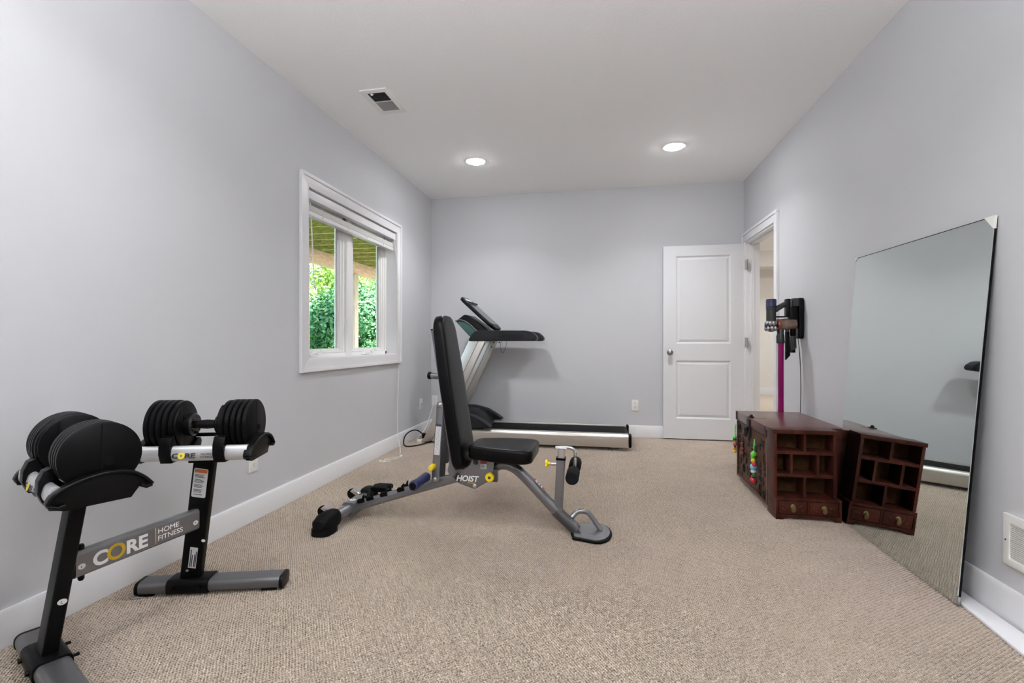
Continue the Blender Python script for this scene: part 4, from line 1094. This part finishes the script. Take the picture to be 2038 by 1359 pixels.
def orn(bm, y, z, w, h, kind):
    x = X0+.0055
    def ad(a, b): return V((x, y+a*w, z+b*h))
    if kind == 'diamond': prism(bm, [ad(-.5, 0), ad(0, -.5), ad(.5, 0), ad(0, .5)], (-.004, 0, 0))
    elif kind == 'butterfly':
        for s in (-1, 1): prism(bm, rounded_poly([ad(0, -.12), ad(s*.5, -.5), ad(s*.42, 0), ad(s*.5, .5), ad(0, .12)], .006), (-.004, 0, 0))
    elif kind == 'bar':
        for k in (-.35, 0, .35): prism(bm, rounded_poly([ad(-.5, k-.14), ad(0, k-.04), ad(.5, k-.14), ad(.4, k+.10), ad(0, k+.14), ad(-.4, k+.10)], .004), (-.004, 0, 0))
    elif kind == 'ring':
        tube(bm, smooth([V((x-.004, y+w*.5*math.cos(a*PI/4), z+h*.5*math.sin(a*PI/4))) for a in range(9)], 2), .004, 6)
for y, z, w_, h_, k in ((3.80, .385, .14, .05, 'butterfly'), (3.42, .36, .10, .05, 'butterfly'), (3.77, .27, .045, .14, 'bar'), (3.55, .27, .045, .15, 'bar'), (3.38, .20, .05, .13, 'bar'), (3.56, .19, .05, .10, 'bar'),
                        (3.83, .17, .05, .06, 'diamond'), (3.66, .13, .045, .06, 'diamond'), (3.47, .12, .045, .07, 'diamond'), (3.32, .15, .05, .06, 'diamond'),
                        (3.74, .13, .035, .06, 'ring'), (3.57, .11, .035, .07, 'ring'), (3.37, .085, .035, .07, 'ring'), (3.31, .33, .03, .10, 'diamond'), (3.29, .08, .03, .05, 'ring'), (3.87, .30, .04, .1, 'bar'), (3.64, .35, .05, .09, 'bar'), (3.47, .28, .05, .12, 'bar'), (3.70, .21, .04, .08, 'diamond'), (3.29, .24, .03, .10, 'bar'), (3.86, .40, .05, .05, 'ring'), (3.33, .39, .06, .05, 'butterfly'), (3.89, .11, .03, .05, 'diamond'), (3.44, .055, .04, .03, 'diamond'), (3.80, .075, .04, .03, 'diamond')):
    bm = B(); orn(bm, y, z, w_, h_, k); obj('iron_fitting', bm, 'iron', ch, smooth=False)

# hanging bead strings
def beads(y, x, ztop, seq, label):
    t = thing('bead_charm', label, 'keychain', (x, y, ztop-.2))
    bm = B(); tube(bm, smooth([(x, y, ztop), (x-.004, y-.012, ztop-.05), (x-.004, y+.008, ztop-.09), (x, y, ztop-.13)], 6), .003, 6)
    tube(bm, smooth([(x, y, ztop), (x-.004, y+.012, ztop-.05), (x-.004, y-.008, ztop-.08), (x, y, ztop-.13), (x, y, ztop-.22)], 6), .0022, 6)
    obj('loop_cord', bm, seq[0][0], t)
    z = ztop - .10
    for c_, r, dy in seq:
        bm = B(); ball(bm, (x-.006, y+dy, z), r, sz=1.05, seg=14); obj('bead', bm, c_, t)
        z -= r*1.35
    return t
beads(3.42, X0-.018, .40, [('bgreen', .019, 0), ('bgreen', .013, .015), ('byellow', .015, .006), ('bred', .014, -.016), ('bblue', .022, 0), ('bwhite', .016, .006), ('bdkgreen', .013, -.012), ('bdkgreen', .014, .010), ('bred', .019, .012)], 'bright green, yellow, blue and red bead charm on the near part of the chest front')
beads(3.905, X0-.012, .42, [('bgreen', .013, 0), ('bdkgreen', .014, .006), ('bgreen', .012, 0), ('bred', .015, -.006), ('bdkgreen', .010, 0), ('borange', .015, .008), ('byellow', .013, .004)], 'green, red and yellow bead charm hanging at the far edge of the chest')
beads(3.70, X0-.014, .41, [('bbrown', .012, 0), ('bbrown', .013, .004), ('bbrown', .013, -.004), ('bbrown', .012, 0), ('bbrown', .020, 0)], 'dull brown bead charm hanging below the latch of the chest')

# ================================================================== CURIO SHELF
sx0, sx1, sy0, sy1, sz1 = .982, 1.318, 3.098, 3.222, .522
cu = thing('curio_shelf', 'small dark red wooden curio shelf with two drawers in front of the chest', 'shelf', (1.15, 3.16, 0))
bm = B(); box(bm, sx0, sx0+.018, sy0, sy1, .128, sz1-.024); obj('side_panel', bm, 'shelfwood', cu, bevel=.002)
bm = B(); box(bm, sx1-.018, sx1, sy0, sy1, .128, sz1-.024); obj('side_panel', bm, 'shelfwood', cu, bevel=.002)
bm = B(); box(bm, sx0-.006, sx1+.006, sy0-.004, sy1, sz1-.024, sz1); obj('top_panel', bm, 'shelfwood', cu, bevel=.003)
bm = B(); box(bm, sx0+.01, sx1-.01, sy1-.010, sy1-.004, .10, sz1-.01); obj('back_panel', bm, 'shelfback', cu)
for z in (.378, .244):
    bm = B(); box(bm, sx0+.018, sx1-.018, sy0+.002, sy1-.01, z, z+.018); obj('shelf_board', bm, 'shelfwood', cu, bevel=.001)
for x, z0, z1 in ((1.150, .396, sz1-.024), (1.078, .262, .378), (1.220, .262, .378), (1.150, .128, .244)):
    bm = B(); box(bm, x-.007, x+.007, sy0+.002, sy1-.01, z0, z1); obj('divider', bm, 'shelfwood', cu)
# base
bx0, bx1, by0, by1 = .986, 1.336, 3.078, 3.224
bm = B()
box(bm, bx0, bx1, by0, by1, .112, .128); box(bm, bx0, bx0+.014, by0+.014, by1, 0, .112); box(bm, bx1-.014, bx1, by0+.014, by1, 0, .112)
box(bm, bx0, bx0+.014, by0, by0+.014, .030, .112); box(bm, bx1-.014, bx1, by0, by0+.014, .030, .112)
box(bm, bx0+.014, bx1-.014, by0+.016, by1, .02, .030); box(bm, bx0+.014, bx1-.014, by1-.01, by1, .03, .112); box(bm, 1.156, 1.168, by0+.002, by1-.01, .03, .112)
prism(bm, [V((a, by0, b)) for a, b in ((bx0, 0), (bx0+.035, 0), (bx0+.05, .012), (bx0+.07, .016), (bx1-.07, .016), (bx1-.05, .012), (bx1-.035, 0), (bx1, 0), (bx1, .030), (bx0, .030))], (0, .014, 0))
obj('base', bm, 'shelfwood', cu, bevel=.0015)
for x0, x1 in ((bx0+.017, 1.154), (1.170, bx1-.017)):
    bm = B(); box(bm, x0, x1, by0+.001, by0+.10, .033, .109); dw = obj('drawer', bm, 'shelfwood', cu, bevel=.002)
    cx = (x0+x1)/2
    bm = B(); lathe(bm, [(.014, 0), (.014, -.002), (.006, -.004), (.006, -.012), (.009, -.014), (.006, -.018)], (cx, by0+.001, .078), (0, 1, 0), 16)
    prism(bm, rounded_poly([V((cx-.011, by0-.016, .074)), V((cx+.011, by0-.016, .074)), V((cx+.013, by0-.012, .056)), V((cx, by0-.010, .044)), V((cx-.013, by0-.012, .056))], .006), (0, .004, 0))
    obj('drawer_pull', bm, 'brass', dw)
    bm = B()
    rnd = random.Random(int(cx*1000))
    for sgn in (-1, 1):
        for i in range(7):
            px_, pz_ = cx + sgn*rnd.uniform(.026, .058), rnd.uniform(.055, .09)
            s_ = rnd.uniform(.003, .006); a0 = rnd.uniform(0, 6)
            prism(bm, [V((px_+s_*k*math.cos(a0+q_), by0+.0008, pz_+s_*k*math.sin(a0+q_))) for q_, k in ((0, 1), (1.6, .4), (3.14, 1), (4.7, .4))], (0, -.0006, 0))
    obj('painted_flower', bm, 'redprint', dw, smooth=False)

# ================================================================== MIRROR
BRc, BLc = V((1.362, 2.201, .003)), V((1.346, 3.185, .003))
TRc, TLc = V((1.467, 2.167, 1.521)), V((1.452, 3.168, 1.527))
mi = thing('leaning_mirror', 'large frameless mirror leaning against the right wall', 'mirror', (BRc+BLc)/2)
nrm = (BLc-BRc).cross(TRc-BRc).normalized()
if nrm.x > 0: nrm = -nrm
# make the sheet exactly planar
def flat(p_): return p_ - nrm*((p_-BRc).dot(nrm))
c4 = [BRc, BLc, flat(TLc), flat(TRc)]
if True:
    cc = sum(c4, V())/4
    pts = [c4[0], c4[1]] + list(rounded_poly([c4[1], c4[2], c4[3], c4[0]], .012)[5:10]) + [c4[3]]
    bm = B(); prism(bm, pts, -nrm*.003)
    prism_back = pts
    gl = obj('mirror_glass', bm, 'mirror', mi, smooth=False)
    bm = B(); prism(bm, [q - nrm*.0032 for q in pts], -nrm*.009); obj('backing', bm, 'blackrub', mi, smooth=False)
    bm = B(); prism(bm, [c4[2]+nrm*.0004, c4[3]+nrm*.0004, c4[3]+nrm*.0004-(c4[3]-c4[0]).normalized()*.003, c4[2]+nrm*.0004-(c4[2]-c4[1]).normalized()*.003], nrm*.0006); obj('top_edge', bm, 'iron', mi, smooth=False)
    up_ = (c4[3]-c4[0]).normalized(); sd = (c4[1]-c4[0]).normalized(); sd2 = (c4[2]-c4[3]).normalized()
    for corner, a, b, sz in ((c4[3], -up_, sd2, .05), (c4[2], -up_, -sd2, .022)):
        bm = B(); q = corner + nrm*.001 - a*.002 - b*.002
        prism(bm, [q, q+a*sz, q+b*sz], nrm*.002); prism(bm, [q - nrm*.008, q + a*sz - nrm*.008, q + a*sz + nrm*.002, q + nrm*.002], -b*.002)
        obj('corner_clip', bm, 'plasticw', mi, smooth=False)
    bm = B(); q = c4[0] + nrm*.001
    prism(bm, [q - sd*.003, q + sd*.014, q + sd*.014 + up_*.012, q - sd*.003 + up_*.032], nrm*.002); prism(bm, [q - sd*.003 - nrm*.009, q - sd*.003 - nrm*.009 + up_*.034, q - sd*.003 + up_*.034, q - sd*.003], -sd*.002)
    obj('corner_clip', bm, 'bolt', mi, smooth=False)

bm = B(); prism(bm, [V((1.379, 2.20, .001)), V((1.356, 1.9, .001)), V((1.35, 1.2, .001)), V((1.455, 1.2, .001)), V((1.448, 2.70, .001)), V((1.380, 2.70, .001))], (0, 0, .010)); obj('white_board', bm, 'whiteboard', label='long narrow white board lying on the carpet along the right baseboard', cat='board', loc=(1.39, 1.9, 0), bevel=.001)

# ================================================================== CORDLESS VACUUM on its wall dock
vy = 3.965
va = thing('vacuum_cleaner', 'cordless stick vacuum with magenta tube hanging on the right wall above the chest', 'vacuum cleaner', (1.305, vy, 0))
dok = thing('vacuum_dock', 'dark grey wall dock holding the stick vacuum', 'wall dock', (1.42, vy, 1.1))
bm = B(); prism(bm, rounded_poly([V((1.418, vy-.045, 1.06)), V((1.418, vy+.045, 1.06)), V((1.418, vy+.045, 1.365)), V((1.418, vy-.045, 1.365))], .02), (.0300, 0, 0)); obj('dock_plate', bm, 'blackplas', dok, bevel=.004)
bm = B(); box(bm, 1.378, 1.418, vy-.042, vy+.042, 1.30, 1.362); box(bm, 1.372, 1.40, vy-.05, vy-.042, 1.31, 1.35); obj('dock_cradle', bm, 'vacgrey', dok, bevel=.006)
bm = B(); box(bm, 1.36, 1.416, vy-.03, vy+.03, 1.20, 1.298); box(bm, 1.335, 1.366, vy-.025, vy+.025, 1.225, 1.36); obj('battery', bm, 'blackplas', va, bevel=.008)
bm = B(); tube(bm, smooth([(1.265, vy, 1.275), (1.29, vy, 1.295), (1.33, vy, 1.318), (1.365, vy, 1.325)], 6), .020, 14); obj('handle', bm, 'vacgrey', va)
bm = B(); lathe(bm, [(.028, 0), (.034, .006), (.034, .098), (.036, .10), (.036, .112), (.032, .116)], (1.238, vy, 1.185), (0, 0, 1), 24); obj('motor_housing', bm, 'vacgrey', va)
bm = B(); lathe(bm, [(.036, 0), (.036, .052), (.032, .058), (.001, .059)], (1.238, vy, 1.302), (0, 0, 1), 24); obj('filter_cap', bm, 'purple', va)
bm = B(); ball(bm, (1.238, vy, 1.158), .046, seg=24); cyc = obj('cyclone_core', bm, 'purple', va)
for i in range(9):
    a = 2*PI*i/9
    bm = B(); ball(bm, (1.238+.036*math.cos(a)*.8, vy+.036*math.sin(a), 1.175), .016, sz=1.5, seg=10); obj('cyclone_cone', bm, 'nickel', cyc)
for i in range(9):
    a = 2*PI*(i+.5)/9
    bm = B(); ball(bm, (1.238+.040*math.cos(a)*.85, vy+.040*math.sin(a), 1.138), .015, sz=1.4, seg=10); obj('cyclone_cone', bm, 'nickel', cyc)
bm = B(); lathe(bm, [(.040, 0), (.042, .004), (.042, .016), (.040, .02)], (1.278, vy, 1.168), (1, 0, 0), 24); obj('bin_ring', bm, 'rust', va)
bm = B(); lathe(bm, [(.041, 0), (.043, .03), (.043, .085), (.038, .110), (.02, .116)], (1.298, vy, 1.168), (1, 0, .06), 28); bi = obj('dust_bin', bm, 'bin', va)
bm = B(); tube(bm, [(1.27, vy, 1.226), (1.41, vy, 1.226)], .006, 8); obj('bin_rail', bm, 'blackplas', va)
bm = B(); lathe(bm, [(.026, 0), (.028, .01), (.026, .06), (.022, .075), (.024, .11)], (1.303, vy, 1.025), (0, 0, 1), 20); box(bm, 1.276, 1.292, vy-.012, vy+.012, 1.04, 1.085); obj('wand_collar', bm, 'vacgrey', va, bevel=.002)
bm = B(); lathe(bm, [(.0195, 0), (.0195, .94)], (1.306, vy, .09), (0, 0, 1), 24); obj('wand_tube', bm, 'magenta', va)
bm = B(); box(bm, 1.22, 1.39, vy+.0, vy+.09, .005, .06); lathe(bm, [(.025, 0), (.02, .09)], (1.306, vy, .05), (0, 0, 1), 16); obj('floor_head', bm, 'vacgrey', va, bevel=.01)
t = thing('crevice_tool', 'black crevice tool clipped under the vacuum dock', 'vacuum tool', (1.345, vy-.01, .88))
bm = B(); prism(bm, [V((1.335, vy-.02, .90)), V((1.365, vy-.02, .935)), V((1.360, vy-.02, 1.115)), V((1.335, vy-.02, 1.115))], (0, .03, 0)); obj('nozzle', bm, 'blackplas', t, bevel=.004)
bm = B(); tube(bm, [(1.348, vy-.005, 1.11), (1.348, vy-.005, 1.135)], .014, 12); obj('connector', bm, 'vacgrey', t)
t = thing('brush_tool', 'dark grey brush tool clipped under the vacuum dock beside the crevice tool', 'vacuum tool', (1.385, vy, .95))
bm = B(); prism(bm, rounded_poly([V((1.365, vy-.02, .965)), V((1.408, vy-.02, .99)), V((1.404, vy-.02, 1.08)), V((1.372, vy-.02, 1.08))], .006), (0, .045, 0)); obj('brush_body', bm, 'vacgrey', t, bevel=.004)
bm = B(); lathe(bm, [(.016, 0), (.020, .01), (.020, .055)], (1.388, vy, 1.08), (0, 0, 1), 16); obj('connector', bm, 'blackplas', t)
bm = B(); box(bm, 1.374, 1.402, vy-.014, vy+.018, .956, .982); obj('bristles', bm, 'blackrub', t)
bm = B(); tube(bm, smooth([(1.414, vy-.03, 1.06), (1.424, vy-.03, .95), (1.436, vy-.02, .75), (1.440, vy, .5), (1.436, vy+.03, .28), (1.412, vy+.06, .20)], 8), .0028, 8)
obj('charger_cord', bm, 'slot', label='thin black charger cord hanging down the wall from the vacuum dock', cat='cord', loc=(1.42, vy, .5))

# ================================================================== LIGHT, SKY, CAMERA
wd = bpy.data.worlds.new('World'); S.world = wd; wd.use_nodes = True
nt = wd.node_tree; bg = nt.nodes['Background']
sky = nt.nodes.new('ShaderNodeTexSky'); sky.sky_type = 'NISHITA'; sky.sun_disc = False
sky.sun_elevation = math.radians(50); sky.sun_rotation = math.radians(120); sky.air_density = 1.2; sky.dust_density = 2
nt.links.new(sky.outputs[0], bg.inputs[0]); bg.inputs[1].default_value = .9
sl = bpy.data.lights.new('sun', 'SUN'); sl.energy = 6.5; sl.angle = math.radians(1); sl.color = (1, .94, .84)
so = bpy.data.objects.new('sun', sl); C.objects.link(so)
sl.energy = 16
so.rotation_euler = V((-.55, .25, -.78)).to_track_quat('-Z', 'Y').to_euler(); so.location = (0, 0, 12)

cam = bpy.data.cameras.new('camera'); co_ = bpy.data.objects.new('camera', cam); C.objects.link(co_)
cam.sensor_width = 36; cam.lens = 36*964/2038; cam.clip_start = .02; cam.clip_end = 200
co_.location = (0, 0, 1.04); co_.rotation_euler = (PI/2, 0, math.atan(184/964))
S.camera = co_
S.view_settings.view_transform = 'Standard'; S.view_settings.look = 'None'; S.view_settings.gamma = 1
S.view_settings.exposure = 0.14
S.view_settings.use_curve_mapping = False
try:
    S.cycles.max_bounces = 14; S.cycles.diffuse_bounces = 8; S.cycles.glossy_bounces = 6; S.cycles.transmission_bounces = 8
    S.cycles.sample_clamp_indirect = 8; S.cycles.use_denoising = True; S.cycles.caustics_reflective = False; S.cycles.caustics_refractive = False
except Exception:
    pass
